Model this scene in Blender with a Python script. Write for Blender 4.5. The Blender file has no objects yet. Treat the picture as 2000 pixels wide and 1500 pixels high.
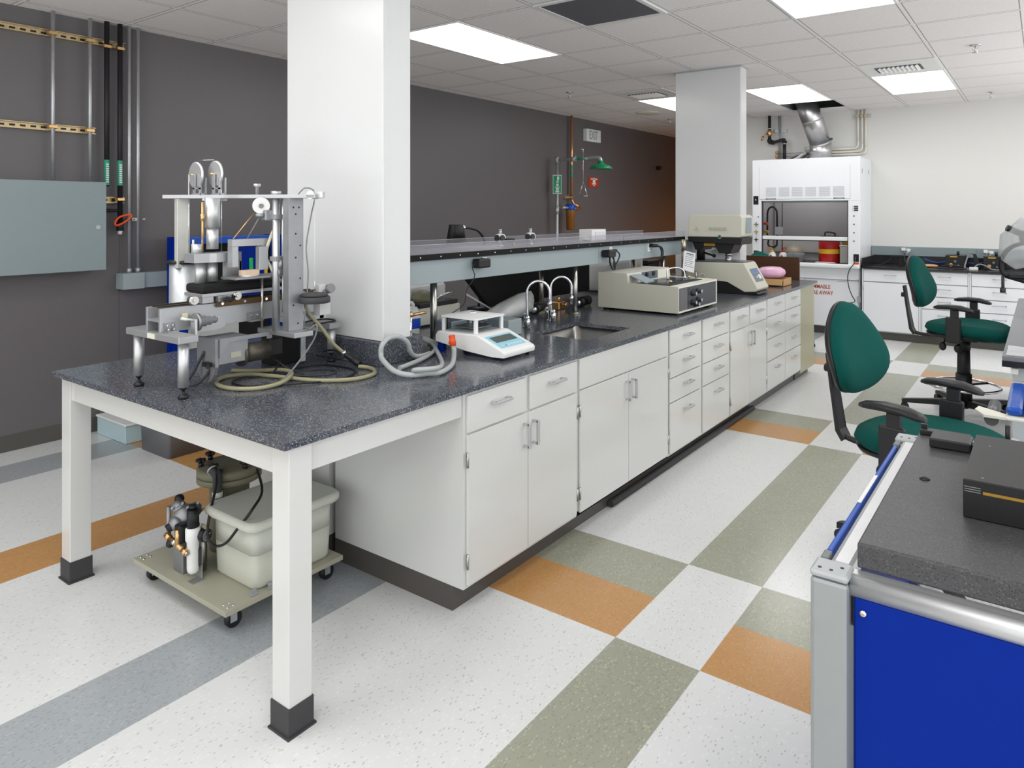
import bpy, bmesh, math, random
from mathutils import Vector, Matrix
random.seed(7)
SC = bpy.context.scene
COL = SC.collection
PI = math.pi

# ---------------------------------------------------------------- helpers
def lin(c):
    c = c / 255.0
    return c / 12.92 if c <= 0.04045 else ((c + 0.055) / 1.055) ** 2.4
def rgb(r, g, b): return (lin(r), lin(g), lin(b), 1.0)

class MB:
    """collects primitives of one part into one mesh"""
    def __init__(s): s.b = bmesh.new()
    def _sm(s, fs, v):
        for f in fs: f.smooth = v
    def box(s, x0, x1, y0, y1, z0, z1, bev=0.0, seg=2, M=None):
        r = bmesh.ops.create_cube(s.b, size=1.0)
        vs = r['verts']
        cx, cy, cz = (x0+x1)/2, (y0+y1)/2, (z0+z1)/2
        for v in vs:
            v.co = Vector((cx + v.co.x*(x1-x0), cy + v.co.y*(y1-y0), cz + v.co.z*(z1-z0)))
        if bev > 0:
            es = list({e for v in vs for e in v.link_edges})
            r = bmesh.ops.bevel(s.b, geom=es, offset=bev, segments=seg, profile=0.5, affect='EDGES')
            vs = list({v for f in r['faces'] for v in f.verts} | {v for v in vs if v.is_valid})
        if M is not None:
            for v in vs: v.co = M @ v.co
        return s
    def cyl(s, p0, p1, r0, r1=None, n=20, caps=True):
        if r1 is None: r1 = r0
        p0 = Vector(p0); p1 = Vector(p1); d = (p1 - p0).normalized()
        a = Vector((0,0,1)) if abs(d.z) < 0.9 else Vector((1,0,0))
        u = d.cross(a).normalized(); w = d.cross(u)
        A = []; B = []
        for k in range(n):
            t = 2*PI*k/n; q = u*math.cos(t) + w*math.sin(t)
            A.append(s.b.verts.new(p0 + q*r0)); B.append(s.b.verts.new(p1 + q*r1))
        for k in range(n):
            f = s.b.faces.new((A[k], A[(k+1)%n], B[(k+1)%n], B[k])); f.smooth = True
        if caps:
            if r0 > 1e-6: s.b.faces.new(list(reversed(A)))
            if r1 > 1e-6: s.b.faces.new(B)
        return s
    def lathe(s, prof, c=(0,0,0), axis='z', n=28, M=None):
        """prof: list of (radius, height)"""
        rings = []
        new = []
        for r, h in prof:
            ring = []
            for k in range(n):
                t = 2*PI*k/n
                x, y, z = r*math.cos(t), r*math.sin(t), h
                if axis == 'x': x, y, z = z, x, y
                elif axis == 'y': x, y, z = y, z, x
                v = s.b.verts.new((c[0]+x, c[1]+y, c[2]+z)); ring.append(v); new.append(v)
            rings.append(ring)
        for a, b in zip(rings[:-1], rings[1:]):
            for k in range(n):
                f = s.b.faces.new((a[k], a[(k+1)%n], b[(k+1)%n], b[k])); f.smooth = True
        s.b.faces.new(list(reversed(rings[0]))); s.b.faces.new(rings[-1])
        if M is not None:
            for v in new: v.co = M @ v.co
        return s
    def prism(s, pts, axis, a0, a1, bev=0.0, M=None):
        """polygon pts (u,v) extruded along axis from a0 to a1; x:(y,z) y:(x,z) z:(x,y)"""
        def mk(u, v, a):
            return {'x': (a,u,v), 'y': (u,a,v), 'z': (u,v,a)}[axis]
        A = [s.b.verts.new(mk(u,v,a0)) for u,v in pts]
        B = [s.b.verts.new(mk(u,v,a1)) for u,v in pts]
        n = len(pts); fs = []
        for k in range(n): fs.append(s.b.faces.new((A[k], A[(k+1)%n], B[(k+1)%n], B[k])))
        fs.append(s.b.faces.new(list(reversed(A)))); fs.append(s.b.faces.new(B))
        vs = A + B
        if bev > 0:
            es = list({e for v in vs for e in v.link_edges})
            r = bmesh.ops.bevel(s.b, geom=es, offset=bev, segments=2, profile=0.5, affect='EDGES')
            vs = list({v for f in r['faces'] for v in f.verts} | {v for v in vs if v.is_valid})
        if M is not None:
            for v in vs: v.co = M @ v.co
        return s
    def tube(s, pts, r, n=10, smooth=True, sub=6, closed=False, rad=None):
        P = [Vector(p) for p in pts]
        if smooth and len(P) > 2:
            Q = []; m = len(P)
            rng = range(m if closed else m-1)
            for i in rng:
                if closed: a, b, c, d = P[(i-1)%m], P[i], P[(i+1)%m], P[(i+2)%m]
                else: a, b, c, d = P[max(i-1,0)], P[i], P[i+1], P[min(i+2,m-1)]
                for k in range(sub):
                    t = k/sub
                    Q.append(0.5*((2*b) + (c-a)*t + (2*a-5*b+4*c-d)*t*t + (3*b-a-3*c+d)*t**3))
            if not closed: Q.append(P[-1])
            P = Q
        m = len(P); rings = []
        up = None
        for i in range(m):
            if closed: d = (P[(i+1)%m] - P[i-1])
            else: d = (P[min(i+1,m-1)] - P[max(i-1,0)])
            if d.length < 1e-9: d = Vector((0,0,1))
            d.normalize()
            if up is None:
                a = Vector((0,0,1)) if abs(d.z) < 0.9 else Vector((1,0,0))
                up = d.cross(a).normalized()
            else:
                up = (up - d*up.dot(d))
                if up.length < 1e-6: up = d.orthogonal()
                up.normalize()
            w = d.cross(up)
            rr = r if rad is None else rad[min(int(i*len(rad)/m), len(rad)-1)]
            rings.append([s.b.verts.new(P[i] + (up*math.cos(2*PI*k/n) + w*math.sin(2*PI*k/n))*rr) for k in range(n)])
        pairs = list(zip(rings[:-1], rings[1:]))
        if closed: pairs.append((rings[-1], rings[0]))
        for a, b in pairs:
            for k in range(n):
                f = s.b.faces.new((a[k], a[(k+1)%n], b[(k+1)%n], b[k])); f.smooth = True
        if not closed:
            s.b.faces.new(list(reversed(rings[0]))); s.b.faces.new(rings[-1])
        return s
    def torus(s, c, R, r, axis='z', n=40, m=10):
        pts = []
        for k in range(n):
            t = 2*PI*k/n; a, b = R*math.cos(t), R*math.sin(t)
            pts.append({'z': (c[0]+a, c[1]+b, c[2]), 'x': (c[0], c[1]+a, c[2]+b), 'y': (c[0]+a, c[1], c[2]+b)}[axis])
        return s.tube(pts, r, n=m, smooth=False, closed=True)
    def ball(s, c, rx, ry=None, rz=None, u=16, v=10, M=None):
        ry = rx if ry is None else ry; rz = rx if rz is None else rz
        r = bmesh.ops.create_uvsphere(s.b, u_segments=u, v_segments=v, radius=1.0)
        for q in r['verts']:
            q.co = Vector((q.co.x*rx, q.co.y*ry, q.co.z*rz))
            if M is not None: q.co = M @ q.co
            q.co += Vector(c)
        for f in {f for q in r['verts'] for f in q.link_faces}: f.smooth = True
        return s
    def quad(s, pts):
        s.b.faces.new([s.b.verts.new(p) for p in pts]); return s
    def loft(s, loops, caps=True, smooth=True):
        """loops: list of equal length closed point lists"""
        R = [[s.b.verts.new(p) for p in L] for L in loops]; n = len(R[0])
        for a, b in zip(R[:-1], R[1:]):
            for k in range(n):
                f = s.b.faces.new((a[k], a[(k+1)%n], b[(k+1)%n], b[k])); f.smooth = smooth
        if caps:
            s.b.faces.new(list(reversed(R[0]))); s.b.faces.new(R[-1])
        return s

ORG = {}      # world origin of every object
def _link(name, data, parent, origin):
    o = bpy.data.objects.new(name, data); COL.objects.link(o)
    o.location = origin
    return o
def thing(name, label, cat, loc=(0,0,0), group=None):
    """an Empty at the base of a thing; parts are built in world coordinates"""
    o = bpy.data.objects.new(name, None); COL.objects.link(o)
    o.location = loc; o.empty_display_size = 0.05
    o['label'] = label; o['category'] = cat
    if group: o['group'] = group
    ORG[o.name] = Vector(loc)
    return o
def obj(name, mb, mat, parent=None, label=None, kind=None):
    b = mb.b
    bmesh.ops.recalc_face_normals(b, faces=b.faces)
    xs = [v.co for v in b.verts]
    lo = Vector((min(v.x for v in xs), min(v.y for v in xs), min(v.z for v in xs)))
    hi = Vector((max(v.x for v in xs), max(v.y for v in xs), max(v.z for v in xs)))
    org = Vector(((lo.x+hi.x)/2, (lo.y+hi.y)/2, lo.z))
    bmesh.ops.translate(b, verts=b.verts, vec=-org)
    me = bpy.data.meshes.new(name); b.to_mesh(me); b.free()
    mats = mat if isinstance(mat, (list, tuple)) else [mat]
    for m in mats: me.materials.append(m)
    o = bpy.data.objects.new(name, me); COL.objects.link(o)
    ORG[o.name] = org
    if parent is not None:
        o.parent = parent; o.location = org - ORG[parent.name]
    else: o.location = org
    if label: o['label'] = label
    if kind: o['kind'] = kind
    return o
def solo(name, label, cat, mb, mat, group=None):
    """a thing that is one mesh"""
    o = obj(name, mb, mat); o['label'] = label; o['category'] = cat
    if group: o['group'] = group
    return o
def struct(name, mb, mat): return obj(name, mb, mat, kind='structure')
def dup(o, loc=None, rotz=None, label=None, group=None, parent=None):
    c = o.copy(); COL.objects.link(c)
    if parent is not None: c.parent = parent
    if loc is not None: c.location = loc
    if rotz is not None: c.rotation_euler = (0, 0, rotz)
    if label: c['label'] = label
    if group: c['group'] = group
    for ch in o.children: dup(ch, parent=c)
    return c
def textmb(txt, size, M, depth=0.0008, align='CENTER'):
    cu = bpy.data.curves.new('t', 'FONT'); cu.body = txt; cu.size = size
    cu.align_x = align; cu.align_y = 'CENTER'; cu.extrude = depth; cu.offset = size*.018
    o = bpy.data.objects.new('t', cu); COL.objects.link(o)
    bpy.context.view_layer.update()
    dg = bpy.context.evaluated_depsgraph_get()
    me = bpy.data.meshes.new_from_object(o.evaluated_get(dg))
    mb = MB(); mb.b.from_mesh(me)
    for v in mb.b.verts: v.co = M @ v.co
    bpy.data.objects.remove(o); bpy.data.curves.remove(cu); bpy.data.meshes.remove(me)
    return mb
def join(a, b):
    me = bpy.data.meshes.new('j'); b.b.to_mesh(me); b.b.free(); a.b.from_mesh(me); bpy.data.meshes.remove(me); return a
def frame(o, ex, ey):
    """matrix with local x->ex, y->ey at origin o"""
    ex = Vector(ex).normalized(); ey = Vector(ey).normalized(); ez = ex.cross(ey)
    M = Matrix.Identity(4)
    for i in range(3):
        M[i][0] = ex[i]; M[i][1] = ey[i]; M[i][2] = ez[i]; M[i][3] = o[i]
    return M

# ---------------------------------------------------------------- materials
def mat(name, col, rough=0.5, metal=0.0, var=0.06, scale=30.0, bump=0.0, bscale=200.0, trans=0.0, ior=1.45,
        emit=None, estr=0.0, coat=0.0, alpha=1.0, spec=0.5, stretch=None):
    m = bpy.data.materials.new(name); m.use_nodes = True
    nt = m.node_tree; N = nt.nodes; L = nt.links
    p = N['Principled BSDF']
    p.inputs['Roughness'].default_value = rough; p.inputs['Metallic'].default_value = metal
    p.inputs['Transmission Weight'].default_value = trans; p.inputs['IOR'].default_value = ior
    p.inputs['Coat Weight'].default_value = coat; p.inputs['Alpha'].default_value = alpha
    p.inputs['Specular IOR Level'].default_value = spec
    tc = N.new('ShaderNodeTexCoord')
    src = tc.outputs['Object']
    if stretch:
        mp = N.new('ShaderNodeMapping'); mp.inputs['Scale'].default_value = stretch
        L.new(src, mp.inputs['Vector']); src = mp.outputs['Vector']
    no = N.new('ShaderNodeTexNoise'); no.inputs['Scale'].default_value = scale; no.inputs['Detail'].default_value = 3
    L.new(src, no.inputs['Vector'])
    mx = N.new('ShaderNodeMix'); mx.data_type = 'RGBA'
    mx.inputs['A'].default_value = tuple(min(1, c*(1-var)) for c in col[:3]) + (1,)
    mx.inputs['B'].default_value = tuple(min(1, c*(1+var)) for c in col[:3]) + (1,)
    L.new(no.outputs['Fac'], mx.inputs['Factor']); L.new(mx.outputs['Result'], p.inputs['Base Color'])
    if bump > 0:
        n2 = N.new('ShaderNodeTexNoise'); n2.inputs['Scale'].default_value = bscale; n2.inputs['Detail'].default_value = 2
        L.new(src, n2.inputs['Vector'])
        bm = N.new('ShaderNodeBump'); bm.inputs['Strength'].default_value = bump; bm.inputs['Distance'].default_value = 0.002
        L.new(n2.outputs['Fac'], bm.inputs['Height']); L.new(bm.outputs['Normal'], p.inputs['Normal'])
    if emit:
        p.inputs['Emission Color'].default_value = emit; p.inputs['Emission Strength'].default_value = estr
    return m

def speckle(name, base, spots, rough=0.3, sc=160.0, coat=0.0, stretch=(1,1,1), bigvar=0.05, thr=0.12):
    """base colour with random flecks: spots = [(colour, seed offset, threshold)]"""
    m = bpy.data.materials.new(name); m.use_nodes = True
    nt = m.node_tree; N = nt.nodes; L = nt.links; p = N['Principled BSDF']
    p.inputs['Roughness'].default_value = rough; p.inputs['Coat Weight'].default_value = coat
    tc = N.new('ShaderNodeTexCoord')
    no = N.new('ShaderNodeTexNoise'); no.inputs['Scale'].default_value = 6; no.inputs['Detail'].default_value = 5
    L.new(tc.outputs['Object'], no.inputs['Vector'])
    mx = N.new('ShaderNodeMix'); mx.data_type = 'RGBA'
    mx.inputs['A'].default_value = tuple(c*(1-bigvar) for c in base[:3]) + (1,)
    mx.inputs['B'].default_value = tuple(min(1,c*(1+bigvar)) for c in base[:3]) + (1,)
    L.new(no.outputs['Fac'], mx.inputs['Factor'])
    prev = mx.outputs['Result']
    for col, seed, th, s in spots:
        mp = N.new('ShaderNodeMapping'); mp.inputs['Scale'].default_value = stretch
        mp.inputs['Location'].default_value = (seed, seed*1.7, seed*0.3); mp.inputs['Rotation'].default_value = (0, 0, seed)
        L.new(tc.outputs['Object'], mp.inputs['Vector'])
        vo = N.new('ShaderNodeTexVoronoi'); vo.inputs['Scale'].default_value = s; vo.inputs['Randomness'].default_value = 1.0
        L.new(mp.outputs['Vector'], vo.inputs['Vector'])
        sp = N.new('ShaderNodeSeparateColor'); L.new(vo.outputs['Color'], sp.inputs['Color'])
        cr = N.new('ShaderNodeMath'); cr.operation = 'LESS_THAN'; cr.inputs[1].default_value = th
        L.new(sp.outputs['Red'], cr.inputs[0])
        d = N.new('ShaderNodeMath'); d.operation = 'LESS_THAN'; d.inputs[1].default_value = 0.45
        L.new(vo.outputs['Distance'], d.inputs[0])
        mu = N.new('ShaderNodeMath'); mu.operation = 'MULTIPLY'
        L.new(cr.outputs[0], mu.inputs[0]); L.new(d.outputs[0], mu.inputs[1])
        m2 = N.new('ShaderNodeMix'); m2.data_type = 'RGBA'
        L.new(mu.outputs[0], m2.inputs['Factor']); L.new(prev, m2.inputs['A']); m2.inputs['B'].default_value = col
        prev = m2.outputs['Result']
    L.new(prev, p.inputs['Base Color'])
    return m

M = {}
M['tile_white'] = speckle('tile_white', rgb(214,216,215), [(rgb(196,193,184),1.0,.055,80),(rgb(220,222,222),3.1,.16,60),(rgb(176,178,176),5.3,.035,95)], rough=.22, stretch=(1,2.4,1), bigvar=.02)
M['tile_orange'] = speckle('tile_orange', rgb(182,138,86), [(rgb(176,126,76),1.0,.3,90),(rgb(194,146,98),3.1,.2,80)], rough=.22, stretch=(1,2,1))
M['tile_olive'] = speckle('tile_olive', rgb(152,154,137), [(rgb(140,142,125),1.0,.3,90),(rgb(170,170,150),3.1,.2,80)], rough=.22, stretch=(1,2,1))
M['tile_grey'] = speckle('tile_grey', rgb(160,166,169), [(rgb(148,151,156),1.0,.3,90),(rgb(172,174,177),3.1,.10,80)], rough=.22, stretch=(1,2,1))
M['granite'] = speckle('granite_top', rgb(76,80,87), [(rgb(118,124,134),1.0,.34,190),(rgb(44,46,50),2.4,.32,170),(rgb(166,170,176),4.2,.10,240)], rough=.16, stretch=(1,1.5,1), bigvar=.1)
M['slab'] = speckle('slab_granite', rgb(66,66,68), [(rgb(44,44,46),1.0,.35,330),(rgb(88,88,88),3.2,.16,300)], rough=.45, bigvar=.12)
M['cab'] = mat('cabinet_enamel', rgb(211,212,209), .16, var=.01, coat=.3)
M['col'] = mat('column_enamel', rgb(216,218,218), .22, var=.01)
M['wall_d'] = mat('wall_charcoal', rgb(102,99,101), .40, var=.03, bump=.25, bscale=260)
M['wall_w'] = mat('wall_white', rgb(221,221,218), .7, var=.01, bump=.1, bscale=200)
M['base_d'] = mat('vinyl_base', rgb(84,82,78), .4, var=.03)
M['toe'] = mat('toe_vinyl', rgb(78,74,70), .35, var=.04)
M['olive'] = mat('olive_panel', rgb(165,162,134), .3, var=.02)
M['chrome'] = mat('chrome', (.75,.76,.78,1), .08, 1.0, var=.02)
M['steel'] = mat('brushed_steel', (.50,.49,.46,1), .28, 1.0, var=.05, stretch=(1,30,1))
M['alu'] = mat('cast_aluminium', (.44,.45,.46,1), .46, .8, var=.10, scale=14, bump=.08)
M['alu2'] = mat('satin_aluminium', (.62,.63,.64,1), .42, .85, var=.06, scale=18)
M['alud'] = mat('dull_aluminium', (.32,.33,.34,1), .5, .85, var=.15, scale=22, bump=.1)
M['galv'] = mat('galvanised', (.50,.52,.54,1), .45, .75, var=.12, scale=40)
M['duct'] = mat('duct_metal', (.62,.62,.63,1), .3, .95, var=.15, scale=9, bump=.3, bscale=25)
M['black'] = mat('black_plastic', rgb(22,22,24), .42, var=.15)
M['blackm'] = mat('black_matte', rgb(14,14,16), .8, var=.2)
M['rubber'] = mat('dark_rubber', rgb(58,58,60), .6, var=.1)
M['grey_e'] = mat('blue_grey_enamel', rgb(150,162,166), .35, var=.015)
M['panel_g'] = mat('panel_enamel', rgb(134,148,152), .4, var=.02)
M['white'] = mat('white_plastic', rgb(232,233,232), .3, var=.01)
M['post_alu'] = mat('post_aluminium', (.34,.36,.365,1), .5, .55, var=.04)
M['handle_w'] = mat('pull_white', rgb(178,180,184), .3)
M['white_e'] = mat('hood_enamel', rgb(230,232,236), .3, var=.01)
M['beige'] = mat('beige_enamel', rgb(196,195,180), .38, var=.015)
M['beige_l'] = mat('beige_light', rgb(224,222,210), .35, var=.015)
M['blue'] = mat('blue_enamel', rgb(0,38,136), .5, var=.05, spec=.12)
M['blue2'] = mat('blue_light', rgb(6,78,178), .3, var=.05)
M['label_b'] = mat('label_blue', rgb(18,72,190), .4, var=.05)
M['orange'] = mat('orange_red', rgb(220,80,30), .4, var=.05)
M['red'] = mat('red_paint', rgb(165,20,18), .4, var=.05)
M['signred'] = mat('sign_red', rgb(196,62,36), .5, var=.03)
M['yellow'] = mat('yellow_paint', rgb(225,180,40), .45, var=.05)
M['green'] = mat('green_plastic', rgb(14,130,84), .3, var=.04)
M['signgreen'] = mat('sign_green', rgb(20,150,100), .5, var=.03)
M['teal'] = mat('teal_label', rgb(40,150,120), .5, var=.05)
M['copper'] = mat('copper', (.72,.38,.18,1), .3, 1.0, var=.12)
M['brass'] = mat('brass', (.70,.45,.20,1), .34, 1.0, var=.15)
M['gold'] = mat('yellow_zinc', (.62,.50,.30,1), .4, .9, var=.3, scale=60)
M['iron'] = mat('black_iron', rgb(48,46,48), .45, .4, var=.1)
M['dpipe'] = mat('painted_pipe', rgb(34,34,40), .5, .2, var=.1)
M['amber'] = mat('amber_bowl', rgb(150,96,30), .25, var=.05, trans=.25)
M['wood'] = mat('brown_board', rgb(82,50,26), .5, var=.2, scale=8, stretch=(1,1,12))
M['card'] = mat('cardboard', rgb(196,156,108), .8, var=.06)
M['pink'] = mat('pink_bubble', rgb(226,176,206), .35, var=.05, bump=1.0, bscale=55)
M['screen'] = mat('lcd', rgb(84,94,90), .2, var=.03)
M['screen2'] = mat('display_panel', rgb(96,108,122), .25, var=.08)
M['cyan'] = mat('keypad_cyan', rgb(150,205,222), .4, var=.02)
M['tank'] = mat('polyethylene', rgb(214,216,204), .45, var=.03, trans=.12)
M['tank_lo'] = mat('polyethylene_filled', rgb(196,198,184), .45, var=.03)
M['khaki'] = mat('khaki_board', rgb(166,164,146), .5, var=.04)
M['drab'] = mat('drab_housing', rgb(118,116,94), .5, var=.05)
M['hose_w'] = mat('clear_hose', rgb(190,196,196), .18, var=.05, trans=.25)
M['hose_y'] = mat('yellowed_hose', rgb(160,156,124), .25, var=.06, trans=.15)
M['fabric'] = mat('green_fabric', rgb(6,76,70), .9, var=.18, scale=260, bump=.5, bscale=600, spec=.2)
M['pp'] = mat('chair_plastic', rgb(30,30,33), .42, var=.1)
M['grey_pl'] = mat('grey_plastic', rgb(120,122,124), .4, var=.03)
M['steelbox'] = mat('grey_bin', rgb(118,118,122), .4, .2, var=.04)
M['tealbox'] = mat('pale_teal_box', rgb(186,210,216), .4, var=.03)
M['emis'] = mat('light_diffuser', rgb(250,250,250), .5, emit=(1.0,.99,.98,1), estr=7.0)
M['cyan_t'] = mat('teal_paint', rgb(40,120,130), .4)
M['paper'] = mat('paper', rgb(222,222,224), .7, var=.02)
M['ink'] = mat('ink', rgb(60,60,64), .6)
M['inkred'] = mat('ink_red', rgb(178,84,66), .6)
M['inkgreen'] = mat('exit_grey_green', rgb(150,160,150), .6)
M['signwhite'] = mat('sign_white', rgb(226,232,230), .5, var=.02)
M['return_v'] = mat('return_grille', rgb(92,92,98), .6, var=.05, scale=300)
M['hoodint'] = mat('hood_liner', rgb(176,174,174), .5, var=.03)
M['edge_k'] = mat('black_edge', rgb(18,18,20), .5, spec=.2)
M['epoxy'] = mat('black_epoxy', rgb(34,34,38), .22, var=.2, scale=200)
M['shelf_top'] = mat('shelf_top', rgb(128,128,134), .3, var=.05, scale=60)  # grey stands for wall and ceiling reflected in the dark shelf
M['board_b'] = mat('black_panel', rgb(10,10,11), .6, var=.1)
M['bag'] = mat('plastic_bag', rgb(214,216,216), .3, var=.05, bump=.8, bscale=18, trans=.2)

def glass(name, tint, mixf, rough=0.02, base=(.05,.05,.06,1)):
    """thin pane: mostly see-through with a glossy face"""
    m = bpy.data.materials.new(name); m.use_nodes = True
    nt = m.node_tree; N = nt.nodes; L = nt.links
    N.remove(N['Principled BSDF']); out = N['Material Output']
    t = N.new('ShaderNodeBsdfTransparent'); t.inputs['Color'].default_value = tint
    g = N.new('ShaderNodeBsdfPrincipled'); g.inputs['Base Color'].default_value = base; g.inputs['Roughness'].default_value = rough
    mx = N.new('ShaderNodeMixShader')
    lw = N.new('ShaderNodeLayerWeight'); lw.inputs['Blend'].default_value = .25
    ma = N.new('ShaderNodeMath'); ma.operation = 'MULTIPLY_ADD'; ma.inputs[1].default_value = .35; ma.inputs[2].default_value = mixf
    L.new(lw.outputs['Facing'], ma.inputs[0]); L.new(ma.outputs[0], mx.inputs['Fac'])
    L.new(t.outputs[0], mx.inputs[1]); L.new(g.outputs[0], mx.inputs[2]); L.new(mx.outputs[0], out.inputs['Surface'])
    return m
M['acrylic'] = glass('acrylic', (.88,.88,.90,1), .09, .06, (.62,.62,.66,1))  # pale base puts the reflective haze of the guards into the colour
M['acr_edge'] = mat('acrylic_edge', rgb(196,196,202), .2)
M['glass'] = glass('sash_glass', (.78,.78,.79,1), .05)
M['glass2'] = glass('shield_glass', (.90,.93,.94,1), .04)
M['film'] = glass('plastic_film', (.86,.87,.88,1), .38, .3, (.75,.77,.78,1))
M['tub'] = glass('clear_tub', (.84,.88,.92,1), .15, .2, (.6,.66,.7,1))

# acoustic ceiling: 2 ft grid of bars in the material, pitted tiles by bump
def ceiling_mat():
    m = bpy.data.materials.new('acoustic_ceiling'); m.use_nodes = True
    nt = m.node_tree; N = nt.nodes; L = nt.links; p = N['Principled BSDF']
    p.inputs['Roughness'].default_value = .85
    g = N.new('ShaderNodeNewGeometry'); sp = N.new('ShaderNodeSeparateXYZ'); L.new(g.outputs['Position'], sp.inputs[0])
    facs = []
    for ax, off in (('X', 3.473), ('Y', 2.544)):
        a = N.new('ShaderNodeMath'); a.operation = 'SUBTRACT'; a.inputs[1].default_value = off; L.new(sp.outputs[ax], a.inputs[0])
        b = N.new('ShaderNodeMath'); b.operation = 'PINGPONG'; b.inputs[1].default_value = .3048; L.new(a.outputs[0], b.inputs[0])
        facs.append(b)
    mn = N.new('ShaderNodeMath'); mn.operation = 'MINIMUM'; L.new(facs[0].outputs[0], mn.inputs[0]); L.new(facs[1].outputs[0], mn.inputs[1])
    bar = N.new('ShaderNodeMath'); bar.operation = 'LESS_THAN'; bar.inputs[1].default_value = .0115; L.new(mn.outputs[0], bar.inputs[0])
    shade_line = N.new('ShaderNodeMath'); shade_line.operation = 'COMPARE'; shade_line.inputs[1].default_value = .0145; shade_line.inputs[2].default_value = .003; L.new(mn.outputs[0], shade_line.inputs[0])  # darker shadow lines painted along both sides of the bars
    no = N.new('ShaderNodeTexNoise'); no.inputs['Scale'].default_value = 60; no.inputs['Detail'].default_value = 4; L.new(g.outputs['Position'], no.inputs['Vector'])
    m1 = N.new('ShaderNodeMix'); m1.data_type = 'RGBA'; m1.inputs['A'].default_value = rgb(232,228,227); m1.inputs['B'].default_value = rgb(246,243,241); L.new(no.outputs['Fac'], m1.inputs['Factor'])
    m2 = N.new('ShaderNodeMix'); m2.data_type = 'RGBA'; L.new(bar.outputs[0], m2.inputs['Factor']); L.new(m1.outputs['Result'], m2.inputs['A']); m2.inputs['B'].default_value = rgb(242,239,238)
    m3 = N.new('ShaderNodeMix'); m3.data_type = 'RGBA'; L.new(shade_line.outputs[0], m3.inputs['Factor']); L.new(m2.outputs['Result'], m3.inputs['A']); m3.inputs['B'].default_value = rgb(150,146,144)
    L.new(m3.outputs['Result'], p.inputs['Base Color'])
    bm = N.new('ShaderNodeBump'); bm.inputs['Strength'].default_value = .35; bm.inputs['Distance'].default_value = .004
    L.new(no.outputs['Fac'], bm.inputs['Height']); L.new(bm.outputs['Normal'], p.inputs['Normal'])
    return m
M['ceil'] = ceiling_mat()
# ---------------------------------------------------------------- the room
T = .3048; OX, OY = 2.111, 1.194; HC = 2.71
XW, YL, YR, XB = 9.40, 5.12, -1.75, -2.2          # far wall, charcoal wall, right wall, back wall
XE = 13.2                                          # end of the passage beyond the far wall
def floor_mesh():
    b = MB(); bm = b.b
    i0, i1 = int(math.floor((XB-OX)/T)), int(math.ceil((XE-OX)/T)); j0, j1 = int(math.floor((YR-OY)/T)), int(math.ceil((YL-OY)/T))
    V = {}
    def v(i, j):
        if (i,j) not in V: V[i,j] = bm.verts.new((OX+i*T, OY+j*T, 0))
        return V[i,j]
    for i in range(i0, i1):
        for j in range(j0, j1):
            f = bm.faces.new((v(i,j), v(i+1,j), v(i+1,j+1), v(i,j+1)))
            im = i % 8
            cross = im in (0, 1)
            if j == -1: k = 0 if cross else 2
            elif cross: k = 1 if im == 0 else 2
            elif j in (3, 11): k = 3
            elif j == 7: k = 1
            else: k = 0
            f.material_index = k
    return b
fl = struct('floor', floor_mesh(), [M['tile_white'], M['tile_orange'], M['tile_olive'], M['tile_grey']])

def ceiling_mesh():
    b = MB(); g = .6096; x0, y0 = 3.473, 2.544
    holes = {(8,-1)}                              # the open bay above the fume hood
    for i in range(-10, 17):
        for j in range(-8, 6):
            if (i,j) in holes or (i,j) in lights_cells: continue
            xa, xb = x0+i*g, x0+(i+1)*g; ya, yb = y0+j*g, y0+(j+1)*g
            b.quad([(xa,ya,HC),(xb,ya,HC),(xb,yb,HC),(xa,yb,HC)])
    return b
# lights occupy two bays each along x : (first bay i, bay j)
lights = [(0,1),(0,-3),(6,1),(6,-1),(6,-3),(-6,1),(-6,-1),(-6,-3),(-6,-6),(0,-6),(6,-6)]
lights_cells = set()
for i, j in lights: lights_cells |= {(i,j),(i+1,j)}
ce = struct('ceiling', ceiling_mesh(), M['ceil'])
# dark plenum box above the open bay
pb = MB(); g = .6096; hx0, hx1, hy0, hy1 = 3.473+8*g, XW, 2.544-g, 2.544
for q in ([(hx0,hy0,HC),(hx1,hy0,HC),(hx1,hy0,3.3),(hx0,hy0,3.3)], [(hx0,hy1,HC),(hx1,hy1,HC),(hx1,hy1,3.3),(hx0,hy1,3.3)],
          [(hx0,hy0,HC),(hx0,hy1,HC),(hx0,hy1,3.3),(hx0,hy0,3.3)], [(hx1,hy0,HC),(hx1,hy1,HC),(hx1,hy1,3.3),(hx1,hy0,3.3)], [(hx0,hy0,3.3),(hx1,hy0,3.3),(hx1,hy1,3.3),(hx0,hy1,3.3)]): pb.quad(q)
struct('trim_1', pb, M['grey_pl'])

struct('wall_left', MB().box(2.246, XE, YL, YL+.1, 0, HC).box(XB, 2.243, YL, YL+.1, 0, HC).box(2.242, 2.247, YL+.003, YL+.1, 0, HC), M['wall_d'])
struct('wall_far', MB().box(XW, XW+.12, YR, 3.35, 0, HC), M['wall_w'])
#struct('wall_right', MB().box(XB, XW, YR-.1, YR, 0, HC), M['wall_w'])
#struct('wall_back', MB().box(XB-.1, XB, YR-.1, YL+.1, 0, HC), M['wall_w'])
struct('wall_passage', MB().box(XE, XE+.1, 3.2, YL+.1, 0, HC).box(XW+.12, XE, 3.23, 3.35, 0, HC), mat('passage_paint', rgb(150,108,60), .6))
struct('baseboard_left', MB().box(XB, XE, YL-.006, YL, 0, .10, .002), M['base_d'])
struct('baseboard_far', MB().box(XW-.006, XW, 3.0, 3.35, 0, .10, .002), M['base_d'])

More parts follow.
